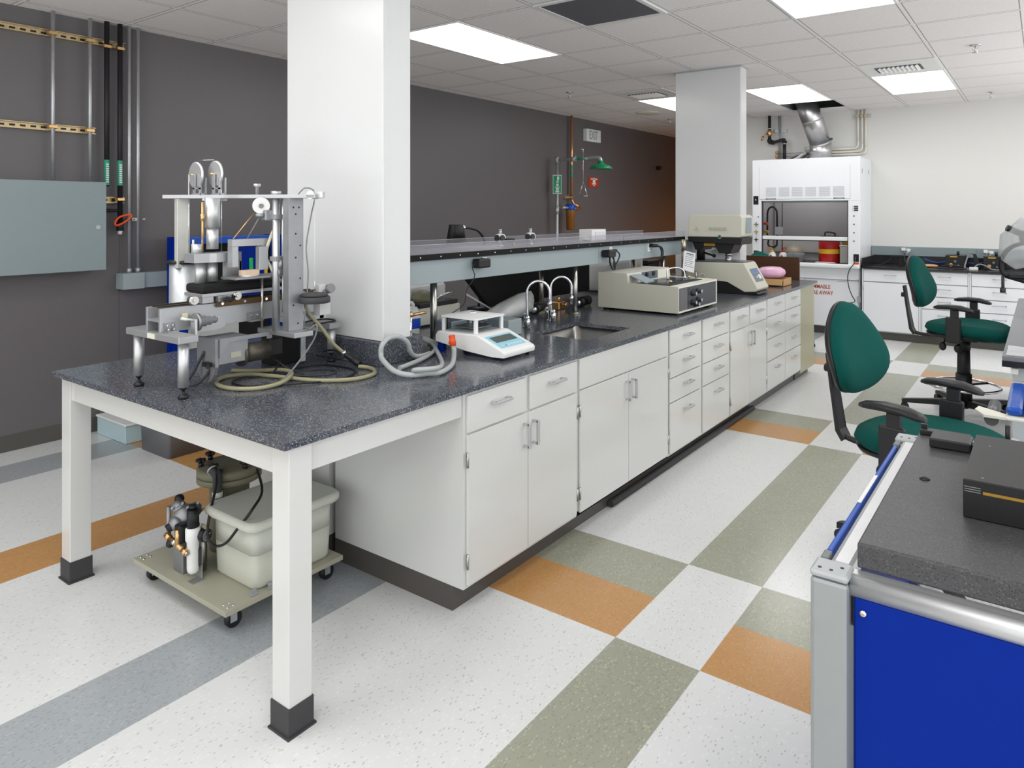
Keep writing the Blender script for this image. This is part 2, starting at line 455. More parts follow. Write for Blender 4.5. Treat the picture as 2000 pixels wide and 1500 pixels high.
# ceiling lights
def light(i, j, label):
    x0, x1 = 3.473+i*g, 3.473+(i+2)*g; y0, y1 = 2.544+j*g, 2.544+(j+1)*g
    t = thing('ceiling_light', label, 'light', ((x0+x1)/2, (y0+y1)/2, HC), 'troffer lights in the ceiling grid')
    f = MB()
    for a in ((x0,x1,y0,y0+.014),(x0,x1,y1-.014,y1),(x0,x0+.014,y0+.014,y1-.014),(x1-.014,x1,y0+.014,y1-.014)): f.box(*a, HC-.006, HC+.05)
    obj('frame', f, M['white'], t)
    d = MB().box(x0+.014, x1-.014, y0+.014, y1-.014, HC+.004, HC+.012)
    obj('diffuser', d, M['emis'], t)
    return t
ll = {(0,1): 'lit rectangular ceiling light above the nearer white column and machine',
      (0,-3): 'lit ceiling light cut by the top edge, right of the grey grille',
      (6,1): 'lit ceiling light half hidden behind the farther column, beside a round speaker',
      (6,-1): 'lit ceiling light just in front of the open ceiling bay over the fume hood',
      (6,-3): 'lit ceiling light at right with an air diffuser on its near side'}
for i, j in lights: light(i, j, ll.get((i,j), 'lit ceiling light behind or right of the viewer'))

def diffuser(i, j, label):
    x0, x1 = 3.473+i*g, 3.473+(i+1)*g; y0, y1 = 2.544+j*g, 2.544+(j+1)*g; cx, cy = (x0+x1)/2, (y0+y1)/2
    t = thing('air_diffuser', label, 'vent', (cx, cy, HC), 'supply air diffusers')
    obj('face_plate', MB().box(x0+.012, x1-.012, y0+.012, y1-.012, HC-.008, HC-.001, .002), M['white'], t)
    lv = MB()
    for k in range(9):
        y = cy-.15+k*.036
        lv.prism([(y,HC-.009),(y+.022,HC-.024),(y+.025,HC-.022),(y+.006,HC-.009)], 'x', cx-.12, cx+.12)
    obj('louvre', lv, M['white'], t, kind=None)
    obj('throat', MB().box(cx-.13, cx+.13, cy-.17, cy+.19, HC-.0105, HC-.0085), M['return_v'], t)
diffuser(5, 1, 'square white air diffuser on the near side of the light behind the farther column')
diffuser(5, -3, 'square white air diffuser touching the rightmost ceiling light')
t = thing('return_grille', 'dark grey square return air grille at the top of the picture', 'vent', (3.78, 2.24, HC))
x0, x1, y0, y1 = 3.473, 3.473+g, 2.544-g, 2.544
f = MB()
for a in ((x0,x1,y0,y0+.03),(x0,x1,y1-.03,y1),(x0,x0+.03,y0+.03,y1-.03),(x1-.03,x1,y0+.03,y1-.03)): f.box(*a, HC-.01, HC-.001)
obj('frame', f, M['white'], t)
obj('perforated_core', MB().box(x0+.03, x1-.03, y0+.03, y1-.03, HC-.006, HC-.002), M['return_v'], t)
solo('ceiling_speaker', 'round off-white speaker grille in the ceiling before the farther column', 'speaker', MB().lathe([(.16,0),(.15,-.008),(.05,-.014)][::-1], (8.10,4.12,HC-.001)), M['beige_l'])
for (x, y, lb) in ((6.23,.42,'ceiling sprinkler head nearest the top right corner'),(8.8,.45,'ceiling sprinkler head close to the far white wall'),
                   (6.23,4.08,'ceiling sprinkler head left of the air diffuser near the charcoal wall'),(8.81,4.14,'ceiling sprinkler head beside the round ceiling speaker')):
    t = thing('sprinkler_head', lb, 'sprinkler', (x,y,HC), 'sprinklers in the ceiling')
    obj('escutcheon', MB().lathe([(.02,-.012),(.04,-.004),(.042,0)], (x,y,HC-.001)), M['chrome'], t)
    s = MB().cyl((x,y,HC-.012),(x,y,HC-.05),.006).lathe([(.005,-.052),(.022,-.056),(.022,-.059),(.004,-.062)][::-1], (x,y,HC), n=12)
    for a in (-1,1): s.tube([(x,y+a*.012,HC-.012),(x,y+a*.018,HC-.032),(x,y+a*.004,HC-.05)], .0025, n=6)
    obj('deflector', s, M['chrome'], t)

# columns
def column(x0, x1, y0, y1, z0, label):
    t = thing('structural_column', label, 'column', ((x0+x1)/2,(y0+y1)/2,z0))
    obj('cover', MB().box(x0, x1, y0, y1, z0, HC-.004, .004), M['col'], t)
    obj('seam_strip', MB().box(x0+.012, x0+.020, y0-.003, y0-.0002, z0, HC-.004), M['col'], t)
    obj('ceiling_trim', MB().box(x0-.012, x1+.012, y0-.012, y1+.012, HC-.010, HC-.0005), M['galv'], t)
column(1.972, 2.126, 2.20, 2.845, .922, 'nearer tall white clad column rising from the black stone curb')
column(5.925, 6.075, 2.125, 2.73, .822, 'farther white clad column standing behind the overhead tester')

# lights of the passage beyond the far wall (warm)
la = bpy.data.lights.new('passage_lamp', 'AREA'); la.shape = 'RECTANGLE'; la.size = 1.2; la.size_y = .8; la.energy = 30; la.color = (1.0,.70,.32)
lo = bpy.data.objects.new('passage_lamp', la); COL.objects.link(lo); lo.location = (12.6, 4.2, .9); lo.rotation_euler = (0, PI/2, PI/2+.5)
for (bx_, by_, en_) in ((-1.0, 2.6, 26), (7.0, -1.2, 16)):        # unseen fill added to brighten the ceiling, no such lamps in the room
    lb_ = bpy.data.lights.new('ceiling_fill', 'AREA'); lb_.shape = 'DISK'; lb_.size = 1.0; lb_.energy = en_
    ob_ = bpy.data.objects.new('ceiling_fill', lb_); COL.objects.link(ob_); ob_.location = (bx_, by_, 1.0); ob_.rotation_euler = (PI, 0, 0)
# ---------------------------------------------------------------- island bench
ZT = .822                      # worktop surface
X0, X1, Y0, Y1 = 1.160, 6.70, 1.685, 3.208
SX0, SX1, SY0, SY1 = 2.955, 3.40, 1.83, 2.18      # sink cut-out
b = MB(); th = .02
b.box(X0, SX0, Y0, Y1, ZT-th, ZT).box(SX1, X1, Y0, Y1, ZT-th, ZT).box(SX0, SX1, Y0, SY0, ZT-th, ZT).box(SX0, SX1, SY1, Y1, ZT-th, ZT)
bmesh.ops.remove_doubles(b.b, verts=b.b.verts, dist=1e-5)
wt = thing('worktop', 'long speckled dark granite worktop of the island bench', 'worktop', ((X0+X1)/2, (Y0+Y1)/2, ZT-th))
obj('slab', b, M['granite'], wt)
solo('stone_curb', 'raised dark granite block under the nearer white column', 'curb', MB().box(1.955, 2.20, 2.20, 2.86, ZT+.0005, .921, .003), M['granite'])
# table frame at the near end
tf = thing('table_frame', 'white steel open table frame carrying the near end of the worktop', 'table', (1.5, 2.4, 0))
ap = MB(); z0, z1 = .715, ZT-th
ap.box(1.190, 1.215, 1.78, 3.11, z0, z1).box(1.26, 1.906, 1.712, 1.737, z0, z1).box(1.26, 1.906, 3.155, 3.18, z0, z1)
obj('apron', ap, M['cab'], tf)
for (lx, ly) in ((1.183, 1.698), (1.183, 3.105)):
    lg = obj('leg', MB().box(lx, lx+.075, ly, ly+.078, .075, z1, .002), M['cab'], tf)
    obj('rubber_foot', MB().box(lx-.004, lx+.079, ly-.004, ly+.082, 0.0, .082, .002).box(lx-.009, lx+.084, ly-.009, ly+.087, 0, .006), M['rubber'], lg)

def hpull(x, y, z, w, s):      # D pull, horizontal, on a face whose outward normal is s*(-y)
    h = MB(); d = .028*s
    h.box(x-w/2, x+w/2, min(y-d-.006, y-d+.006), max(y-d-.006, y-d+.006), z-.005, z+.005, .0015)
    for k in (-1, 1): h.box(x+k*(w/2-.006)-.005, x+k*(w/2-.006)+.005, min(y-d, y), max(y-d, y), z-.005, z+.005)
    return h
def vpull(x, y, z, w, s):
    h = MB(); d = .028*s
    h.box(x-.005, x+.005, min(y-d-.006, y-d+.006), max(y-d-.006, y-d+.006), z-w/2, z+w/2, .0015)
    for k in (-1, 1): h.box(x-.005, x+.005, min(y-d, y), max(y-d, y), z+k*(w/2-.006)-.005, z+k*(w/2-.006)+.005)
    return h
ZB, ZC = .090, .802            # cabinet bottom and top
def cabinet(x0, x1, layout, label, side=1, cat='cabinet', group='white base cabinets of the island bench'):
    """side 1 faces -y (the aisle), side -1 faces +y"""
    yf, yb = (1.702, 2.42) if side == 1 else (3.185, 2.46)
    t = thing('base_cabinet', label, cat, ((x0+x1)/2, (yf+yb)/2, 0), group)
    ya, yc = min(yf+side*.004, yb), max(yf+side*.004, yb)
    zc = ZC
    cc = MB()
    if layout == 'sink':
        cc.box(x0+.001, x1-.001, ya, yc, ZB, ZB+.02).box(x0+.001, x0+.02, ya, yc, ZB, zc).box(x1-.02, x1-.001, ya, yc, ZB, zc)
        cc.box(x0+.02, x1-.02, yb-.015, yb, ZB, zc).box(x0+.02, x1-.02, ya, ya+.015, ZB, zc)
    else: cc.box(x0+.001, x1-.001, ya, yc, ZB, zc)
    obj('carcass', cc, M['cab'], t)
    ty = yf + side*.055
    obj('kickplate', MB().box(x0, x1, min(ty, yb), max(ty, yb), 0, ZB), M['toe'], t)
    d0, d1 = sorted((yf+side*.003, yf-side*.008))
    y = yf - side*.008
    def door(a, b2, za, zb, hx, hinge):
        d = obj('door', MB().box(a+.002, b2-.002, d0, d1, za+.002, zb-.002, .0015), M['cab'], t)
        obj('handle', vpull(hx, y, zb-.085, .10, side), M['alu2'], d)
        for zz in (za+.09, zb-.09):
            obj('hinge', MB().cyl((hinge, y-side*.001, zz-.027), (hinge, y-side*.001, zz+.027), .005, n=10), M['steel'], d)
    def drawer(a, b2, za, zb):
        d = obj('drawer', MB().box(a+.002, b2-.002, d0, d1, za+.002, zb-.002, .0015), M['cab'], t)
        obj('handle', hpull((a+b2)/2, y, za+(zb-za)*.62 if zb-za < .2 else zb-.06, .10, side), M['alu2'], d)
    e = .012; xm = (x0+x1)/2
    if layout == 'door2':
        drawer(x0+e, xm-.012, .653, .790); drawer(xm+.012, x1-e, .653, .790)
        door(x0+e, xm, ZB+.012, .648, xm-.03, x0+e-.002); door(xm, x1-e, ZB+.012, .648, xm+.03, x1-e+.002)
    elif layout == 'sink':
        obj('false_front', MB().box(x0+e, x1-e, d0, d1, .657, .795, .0015), M['cab'], t)
        door(x0+e, xm, ZB+.012, .652, xm-.03, x0+e-.002); door(xm, x1-e, ZB+.012, .652, xm+.03, x1-e+.002)
    elif layout == 'drawers':
        for a, b2 in ((x0+e, xm-.012), (xm+.012, x1-e)):
            for za, zb in ((.660,.795),(.523,.658),(.386,.521),(.102,.384)): drawer(a, b2, za, zb)
    elif layout == 'drawers2':
        for a, b2 in ((x0+e, xm-.004), (xm+.004, x1-e)):
            for za, zb in ((.660,.795),(.490,.655),(.320,.485),(.102,.315)): drawer(a, b2, za, zb)
    return t
cabinet(1.907, 2.662, 'door2', 'white two-door base cabinet with two drawers, nearest to the open table frame')
cabinet(2.662, 3.595, 'sink', 'white two-door cabinet with a blank panel under the sink')
cabinet(3.595, 4.525, 'drawers', 'white base cabinet with eight drawers below the beige water bath')
cabinet(4.525, 5.290, 'door2', 'white two-door cabinet with two drawers between the two drawer cabinets')
cabinet(5.290, 6.200, 'drawers2', 'white drawer cabinet next to the olive end panel')
cabinet(1.907, 2.662, 'door2', 'white cabinet on the rear side of the bench by the rolling tank', -1)
for a, c2, l in ((2.662,3.595,'rear cabinet of the island bench, second from the open frame'),(3.595,4.525,'rear cabinet of the island bench behind the water bath'),
               (4.525,5.29,'rear cabinet of the island bench, second from the far end'),(5.29,6.2,'rear cabinet of the island bench before the far end')):
    cabinet(a, c2, 'door2', l, -1)
t = thing('end_cabinet', 'olive green end unit closing the far end of the island bench', 'cabinet', (6.42, 2.4, 0))
obj('panel', MB().box(6.201, 6.645, 1.700, 3.18, .065, .802, .002), M['olive'], t)
obj('kickplate', MB().box(6.21, 6.62, 1.75, 3.13, 0, .065), M['toe'], t)
solo('floor_raceway', 'black tube lying on the floor along the kickplate of the bench', 'pipe',
     MB().cyl((3.02,1.735,.018),(5.1,1.738,.018),.017), M['rubber'])

# sink and taps
s = thing('sink', 'undermounted stainless steel sink in the dark worktop', 'sink', ((SX0+SX1)/2, (SY0+SY1)/2, ZT-.22))
b = MB(); a0, a1, c0, c1, zb, ztp = SX0-.006, SX1+.006, SY0-.006, SY1+.006, ZT-.2, ZT-th-.0005
def rr(x0,x1,y0,y1,z,r,n=5):
    L = []
    for cx, cy, s0 in ((x1-r,y1-r,0),(x0+r,y1-r,PI/2),(x0+r,y0+r,PI),(x1-r,y0+r,1.5*PI)):
        for k in range(n+1):
            t = s0 + PI/2*k/n; L.append((cx+r*math.cos(t), cy+r*math.sin(t), z))
    return L
b.loft([rr(a0-.01,a1+.01,c0-.01,c1+.01,ztp,.04), rr(a0,a1,c0,c1,ztp,.04), rr(a0+.003,a1-.003,c0+.003,c1-.003,zb+.02,.04), rr(a0+.02,a1-.02,c0+.02,c1-.02,zb,.04)], caps=False)
vs = [v for v in b.b.verts if abs(v.co.z-zb) < 1e-5]
b.b.faces.new(vs)
sb = obj('basin', b, M['steel'], s)
obj('drain', MB().lathe([(.04,0),(.036,.003),(.01,.001)], ((SX0+SX1)/2,(SY0+SY1)/2,zb)), M['chrome'], s)
def faucet(x, y, label, d, h):
    t = thing('faucet', label, 'faucet', (x,y,ZT))
    obj('base', MB().lathe([(.024,0),(.024,.006),(.014,.012),(.013,.06)], (x,y,ZT)), M['chrome'], t)
    R = .062; p = [(x,y,ZT+.05),(x,y,ZT+.12),(x,y,ZT+h)]
    for k in range(1,9):
        a = PI*k/8; q = R*(1-math.cos(a)); p.append((x+d[0]*q, y+d[1]*q, ZT+h+R*math.sin(a)))
    p.append((x+d[0]*2*R, y+d[1]*2*R, ZT+h-.05))
    obj('spout', MB().tube(p, .0075, n=12, sub=3), M['chrome'], t)
    e = p[-1]
    obj('nozzle', MB().lathe([(.005,-.05),(.009,-.045),(.009,-.02),(.012,-.018),(.012,0)], (e[0],e[1],e[2])), M['chrome'], t)
    for k in (-1,1):
        hx, hy = x+k*.075*d[1], y-k*.075*d[0]
        h2 = obj('valve', MB().cyl((x,y,ZT+.03),(hx,hy,ZT+.03),.008).lathe([(.016,0),(.016,.045),(.012,.06)], (hx,hy,ZT+.0)), M['chrome'], t)
        obj('lever', MB().tube([(hx,hy,ZT+.065),(hx-.045,hy-.02,ZT+.07)], .006, smooth=False).ball((hx,hy,ZT+.064),.013), M['chrome'], h2)
faucet(3.09, 2.30, 'chrome gooseneck tap at the near corner of the sink', (.62,-.78), .19)
faucet(3.36, 2.33, 'chrome gooseneck tap farther from the balance', (.72,-.69), .19)
# ---------------------------------------------------------------- reagent shelf over the bench
sh = thing('reagent_shelf', 'long raised bench shelf with grey raceway and black edge between both columns', 'shelf', (4.0, 2.45, ZT))
rw = obj('raceway', MB().box(2.13, 5.92, 2.33, 2.405, 1.118, 1.228, .003), M['grey_e'], sh)
jb = MB()
for x in (3.90, 4.54): jb.box(x-.001, x+.001, 2.3285, 2.331, 1.118, 1.228)
for x in (3.90, 4.54): jb.box(x-.001, x+.001, 2.33, 2.40, 1.1165, 1.119)
obj('cover_joint', jb, M['panel_g'], rw)
obj('return_raceway', MB().box(5.86, 5.924, 2.13, 2.33, 1.118, 1.228, .003), M['grey_e'], sh)
obj('shelf_board', MB().box(2.13, 5.20, 2.3235, 2.68, 1.229, 1.256), M['shelf_top'], sh)
obj('edge_strip', MB().box(2.13, 5.20, 2.312, 2.323, 1.2285, 1.2565, .001), M['edge_k'], sh)
obj('rear_raceway', MB().box(2.13, 5.20, 2.60, 2.675, 1.118, 1.228, .003), M['panel_g'], sh)
obj('front_guard', MB().box(2.13, 4.20, 2.312, 2.319, 1.2568, 1.300), M['acrylic'], sh, label='clear acrylic front guard')
obj('front_guard', MB().box(4.204, 5.20, 2.312, 2.319, 1.2568, 1.300), M['acrylic'], sh, label='clear acrylic front guard')
obj('rear_guard', MB().box(2.13, 5.20, 2.681, 2.688, 1.232, 1.300), M['acrylic'], sh, label='clear acrylic rear guard')
for yy, xe in ((2.310,5.20),(2.681,5.20)): obj('bright_edge', MB().box(2.13, xe, yy, yy+.007, 1.3001, 1.3016), M['acr_edge'], sh)  # bright edge line of the clear acrylic put in as a pale strip
sc0 = None
for k in range(22):
    x = 2.296 + k*.1335
    if sc0 is None: sc0 = obj('screw', MB().lathe([(.006,0),(.0055,.003),(.002,.0045)], (x,2.3115,1.243), 'y', 12, None), M['chrome'], sh); sx = sc0.location.copy()
    else:
        c = sc0.copy(); COL.objects.link(c); c.location = sx + Vector((k*.1335,0,0))
# lathe along y points into the shelf; flip it so that the heads look at the aisle
for v in sc0.data.vertices: v.co.y *= -1
for (x, y) in ((2.44,2.37),(3.687,2.373),(4.93,2.373),(2.40,2.63),(3.687,2.63),(4.93,2.63)):
    obj('post', MB().cyl((x,y,ZT+.001),(x,y,1.118),.0165,n=20).lathe([(.03,0),(.03,.006),(.018,.01)], (x,y,ZT)), M['steel'], sh)
for x in (2.766, 4.05, 4.60):
    o = obj('outlet', MB().box(x-.018, x+.018, 2.326, 2.3295, 1.165, 1.222, .001), M['white'], sh)
    s = MB()
    for z in (1.18, 1.205): s.box(x-.006, x-.004, 2.3252, 2.3262, z-.005, z+.005).box(x+.004, x+.006, 2.3252, 2.3262, z-.005, z+.005)
    obj('socket_slot', s, M['black'], o)
obj('outlet', MB().box(5.852, 5.8595, 2.20, 2.24, 1.165, 1.20, .001), M['white'], sh)

t = thing('power_adapter', 'black plug-in adapter with thin cord, on the raceway left of the taps', 'adapter', (2.72,2.30,1.17))
obj('body', MB().box(2.665, 2.755, 2.275, 2.325, 1.172, 1.218, .008), M['black'], t)
obj('cord', MB().tube([(2.665,2.295,1.195),(2.635,2.297,1.18),(2.655,2.30,1.13),(2.60,2.302,1.07),(2.585,2.31,1.0),(2.50,2.33,.95),(2.52,2.36,.88),(2.50,2.42,.828)], .0022, n=8), M['black'], t)
t = thing('power_adapter', 'black adapter with looped thick cord above the rear of the water bath', 'adapter', (4.0,2.30,1.16))
obj('body', MB().box(3.925, 4.01, 2.262, 2.325, 1.158, 1.205, .008).cyl((4.01,2.29,1.195),(4.055,2.29,1.198),.011,n=12), M['black'], t)
cp = [(4.055,2.288,1.198),(4.085,2.28,1.17),(4.07,2.285,1.13),(4.03,2.29,1.09)]
for k in range(14):
    a = 2*PI*k/7 + .7; cp.append((4.01+.03*math.cos(a)-.02*math.sin(a)*.5, 2.29+.006*math.sin(k), 1.118+.045*math.sin(a)))
obj('cord', MB().tube(cp, .0045, n=8), M['black'], t)
t = thing('plug_pair', 'two black plugs with drooping cords on the raceway near the tag stand', 'plug', (4.60,2.30,1.10))
for dx, r in ((0,.0055),(.025,.0045)):
    obj('plug', MB().cyl((4.60+dx*.2,2.322,1.205+dx*.3),(4.63+dx,2.28,1.205),.010,n=12), M['black'], t)
    obj('cord', MB().tube([(4.63+dx,2.28,1.205),(4.68+dx,2.275,1.19),(4.71+dx,2.28,1.14),(4.70+dx,2.30,1.09),(4.69+dx,2.42,1.05),(4.66+dx,2.50,.95),(4.66+dx,2.52,.886)], r, n=8), M['black'], t)

def gas_valve(x, label, lever):
    t = thing('gas_valve', label, 'valve', (x,2.5,1.256), 'round valves on the bench shelf')
    z = 1.256
    obj('stem', MB().lathe([(.02,0),(.02,.006),(.009,.012),(.009,.03)], (x,2.5,z)), M['alu2'], t)
    M4 = frame((x,2.5,z+.048), (0,0,1), (1,0,0))
    obj('body', MB().lathe([(.012,-.026),(.024,-.022),(.026,0),(.024,.022),(.012,.026)], (x,2.5,z+.048), 'x', 20), M['white'], t)
    obj('dial', MB().cyl((x-.012,2.478,z+.048),(x-.012,2.470,z+.048),.018).cyl((x-.027,2.5,z+.048),(x-.03,2.5,z+.048),.019), M['rubber'], t)
    obj('cap', MB().cyl((x,2.5,z+.07),(x,2.5,z+.092),.009).cyl((x,2.5,z+.092),(x,2.5,z+.097),.010), M['alu2'], t)
    if lever: obj('outlet_tube', MB().cyl((x,2.48,z+.04),(x+.055,2.44,z+.04),.007), M['black'], t)
gas_valve(3.106, 'round white and grey valve on the shelf nearer the black lamp', True)
gas_valve(3.393, 'round white and grey valve on the shelf between the lamp and the white box', False)
solo('bolt_stub', 'small brass bolt stub on the shelf between the two round valves', 'bolt', MB().lathe([(.010,0),(.010,.008),(.006,.009),(.006,.018)], (3.255,2.52,1.2565), n=6), M['brass'])
t = thing('small_box', 'small white carton box standing on the bench shelf', 'box', (4.12,2.5,1.256))
obj('carton', MB().box(4.03, 4.215, 2.46, 2.56, 1.2565, 1.332, .002), M['white'], t)
obj('lid_flap', MB().box(4.07, 4.20, 2.4565, 2.4595, 1.262, 1.318, .001), M['paper'], t)
solo('crumpled_bag', 'small crumpled clear plastic piece beside the white carton on the shelf', 'plastic', MB().ball((3.975,2.47,1.268),.03,.025,.011,10,6), M['bag'])

# ---------------------------------------------------------------- precision balance
bx = .0
t = thing('balance', 'white laboratory balance with glass draft shield and pale blue keypad', 'scale', (2.44,2.05,ZT))
x0, x1 = 2.325, 2.548
prof = [(1.852,ZT+.012),(1.850,ZT+.034),(1.858,ZT+.042),(2.005,ZT+.098),(2.235,ZT+.094),(2.25,ZT+.075),(2.25,ZT+.045),(2.06,ZT+.022),(1.92,ZT+.012)]
obj('housing', MB().prism(prof, 'x', x0, x1, .006), M['white'], t)
for xx in (x0+.01,x1-.04): obj('rear_foot', MB().box(xx,xx+.03,2.215,2.245,ZT,ZT+.05,.004), M['blue'], t)
for xx in (x0+.02,x1-.02): obj('foot', MB().cyl((xx,1.88,ZT),(xx,1.88,ZT+.014),.01), M['black'], t)
sl = Vector((0, .147, .056)).normalized(); MP = frame((0,0,0),(1,0,0),sl)
def onslope(u, v, h=.0): # u along x from centre, v up the slope from the lip
    return Vector(((x0+x1)/2+u, 1.858, ZT+.042)) + sl*v + Vector((0,-sl.z,sl.y))*h
def slopebox(u0,u1,v0,v1,h0,h1,bev=.0):
    Mx = Matrix.Translation(onslope(0,0,0)) @ MP
    return MB().box(u0,u1,v0,v1,h0,h1,bev,M=Mx)
kp = obj('keypad', slopebox(-.092,.082,.022,.125,.0,.0015,.0005), M['cyan'], t)
obj('display', slopebox(-.075,.070,.066,.112,.0015,.003,.0005), M['screen'], kp)
bt = MB()
for k in range(7):
    c = onslope(-.068+.021*k,.038,.002); bt.cyl(c, c+Vector((0,-sl.z,sl.y))*.0006,.0055,n=14)
obj('button', bt, M['white'], kp)
c = onslope(-.047,.036,.0027); obj('power_mark', MB().cyl(c, c+Vector((0,-sl.z,sl.y))*.0005,.0045,n=12), M['green'], kp)
zb = ZT+.094; zt = ZT+.155; wx0, wx1, wy0, wy1 = 2.358, 2.535, 2.035, 2.225
sd = obj('draft_shield', MB(), M['white'], t) if False else None
ps = MB()
for (px, py) in ((wx0,wy0),(wx1,wy0),(wx0,wy1),(wx1,wy1)): obj('shield_post', MB().box(px-.008,px+.008,py-.008,py+.008,zb-.004,zt,.003), M['white'], t)
lid = MB(); lid.loft([rr(wx0-.014,wx1+.014,wy0-.014,wy1+.014,zt,.012), rr(wx0-.014,wx1+.014,wy0-.014,wy1+.014,zt+.007,.012), rr(wx0+.06,wx1-.06,wy0+.06,wy1-.06,zt+.016,.02)], smooth=False)
lid.cyl(((wx0+wx1)/2,(wy0+wy1)/2,zt+.014),((wx0+wx1)/2,(wy0+wy1)/2,zt+.019),.016)
lo_ = obj('shield_lid', lid, M['white'], t)
obj('finger_hole', MB().cyl(((wx0+wx1)/2,(wy0+wy1)/2,zt+.019),((wx0+wx1)/2,(wy0+wy1)/2,zt+.0195),.011), M['grey_pl'], lo_)
gp = MB()
for q in ((wx0+.008,wx1-.008,wy0-.0015,wy0+.0015),(wx0+.008,wx1-.008,wy1-.0015,wy1+.0015),(wx0-.0015,wx0+.0015,wy0+.008,wy1-.008),(wx1-.0015,wx1+.0015,wy0+.008,wy1-.008)): obj('shield_glass', MB().box(*q,zb,zt), M['glass2'], t)
obj('weighing_pan', MB().box(wx0+.03,wx1-.03,wy0+.03,wy1-.03,zb+.014,zb+.019,.002).cyl(((wx0+wx1)/2,(wy0+wy1)/2,zb),((wx0+wx1)/2,(wy0+wy1)/2,zb+.015),.02), M['steel'], t)

# ---------------------------------------------------------------- hoses near the balance
t = thing('clear_hose', 'coiled clear grey hose with orange fitting beside the balance', 'hose', (2.05,2.05,ZT))
z = ZT+.013
obj('tube', MB().tube([(2.252,2.072,z+.045),(2.24,2.055,z+.018),(2.122,1.958,z),(1.997,1.898,z),(1.942,1.925,z),(1.89,1.961,z),(1.875,2.03,z+.01),(1.90,2.12,z+.035),(1.917,2.15,.885),(1.922,2.15,.921),(1.96,2.15,.946),(2.015,2.15,.942),(2.06,2.15,.912),(2.085,2.16,.872),(2.12,2.172,z+.01),(2.17,2.178,z),(2.23,2.19,z)], .0105, n=12), M['hose_w'], t)
obj('tube', MB().tube([(1.93,1.985,z+.004),(1.90,1.935,z+.021),(1.96,1.895,z+.021),(2.06,1.955,z+.010),(2.2,2.10,z),(2.35,2.29,z+.01),(2.33,2.33,z+.03),(2.26,2.30,z+.05)], .0095, n=12), M['hose_w'], t)
obj('tube', MB().tube([(2.262,2.31,z+.055),(2.36,2.36,z+.03),(2.40,2.33,z+.006),(2.31,2.235,z),(2.19,2.16,z),(2.06,2.11,z),(1.95,2.08,z)], .0095, n=12), M['hose_w'], t)
obj('fitting', MB().cyl((2.252,2.072,z+.040),(2.258,2.085,z+.085),.014,n=12).cyl((2.255,2.078,z+.05),(2.257,2.082,z+.06),.017,n=6), M['orange'], t)
t = thing('vacuum_tap', 'small chrome bench tap with brass nozzle at the right foot of the column', 'tap', (2.25,2.33,ZT))
obj('base', MB().box(2.20,2.29,2.29,2.37,ZT,ZT+.012,.002).cyl((2.25,2.33,ZT+.01),(2.25,2.33,ZT+.17),.008), M['chrome'], t)
obj('nozzle', MB().cyl((2.25,2.33,ZT+.165),(2.32,2.30,ZT+.172),.009,.005).ball((2.25,2.33,ZT+.168),.014), M['brass'], t)
obj('coupling', MB().cyl((2.25,2.33,ZT+.05),(2.25,2.33,ZT+.075),.016,n=6), M['chrome'], t)

# ---------------------------------------------------------------- blue labelled jug
t = thing('jug', 'white plastic jug with blue label beside the column foot', 'jug', (2.58,2.64,ZT))
def jug_loop(z, s=1.0, dx=0): return [(2.555+dx+p[0]*s, 2.655+p[1]*s, z) for p in rr(-.075,.075,-.05,.05,0,.025)]
def rr2(cx,cy,w,d,z,r): return rr(cx-w,cx+w,cy-d,cy+d,z,r)
jc = (2.52,2.655)
obj('bottle', MB().loft([rr2(*jc,.070,.045,ZT+.001,.02), rr2(*jc,.075,.05,ZT+.01,.025), rr2(*jc,.075,.05,ZT+.115,.025), rr2(*jc,.066,.042,ZT+.142,.025), rr2(jc[0]-.03,jc[1],.02,.02,ZT+.160,.018), rr2(jc[0]-.03,jc[1],.018,.018,ZT+.172,.016)]), M['white'], t)
obj('handle', MB().tube([(jc[0]+.055,jc[1],ZT+.12),(jc[0]+.062,jc[1],ZT+.15),(jc[0]+.04,jc[1],ZT+.166),(jc[0]-.015,jc[1],ZT+.160)], .010, n=10), M['white'], t)
lb = obj('paper_label', MB().box(jc[0]-.0765,jc[0]+.0765,jc[1]-.0515,jc[1]+.0515,ZT+.02,ZT+.105,.02), M['label_b'], t)
obj('label_print', MB().box(jc[0]+.03,jc[0]+.07,jc[1]-.0525,jc[1]-.0515,ZT+.088,ZT+.096).box(jc[0]-.07,jc[0]-.0,jc[1]-.0525,jc[1]-.0515,ZT+.088,ZT+.096), M['white'], lb)
# ---------------------------------------------------------------- rear side of the bench
t = thing('covered_balance', 'beige rear bench instrument with black tray and brown dome, behind the shelf post', 'instrument', (2.92,2.86,ZT))
obj('base', MB().box(2.74,3.06,2.76,3.06,ZT+.008,ZT+.105,.008), M['beige_l'], t)
obj('tray', MB().box(2.73,3.03,2.75,3.0,ZT+.106,ZT+.130,.004), M['black'], t)
obj('cover', MB().prism([(2.90,ZT+.13),(2.90,ZT+.20),(2.93,ZT+.225),(3.06,ZT+.215),(3.08,ZT+.13)],'x',2.80,3.09,.012), M['white'], t)
obj('dome', MB().lathe([(.062,0),(.060,.025),(.045,.048),(.02,.062),(.003,.066)], (2.83,2.83,ZT+.13)), M['drab'], t)
obj('handle', MB().tube([(2.90,2.80,ZT+.135),(2.93,2.79,ZT+.155),(3.02,2.79,ZT+.165),(3.04,2.82,ZT+.14)], .005), M['chrome'], t)
solo('connector_block', 'low light grey metal box just behind the balance', 'box', MB().box(2.64,2.76,2.44,2.56,ZT+.001,ZT+.075,.004), M['galv'])
solo('clear_case', 'grey and clear low case behind the right side of the balance', 'case', MB().box(2.80,2.91,2.20,2.34,ZT+.001,ZT+.082,.003), M['grey_e'])
t = thing('display_screen', 'large black flat screen seen from behind under the shelf', 'monitor', (3.95,2.88,ZT))
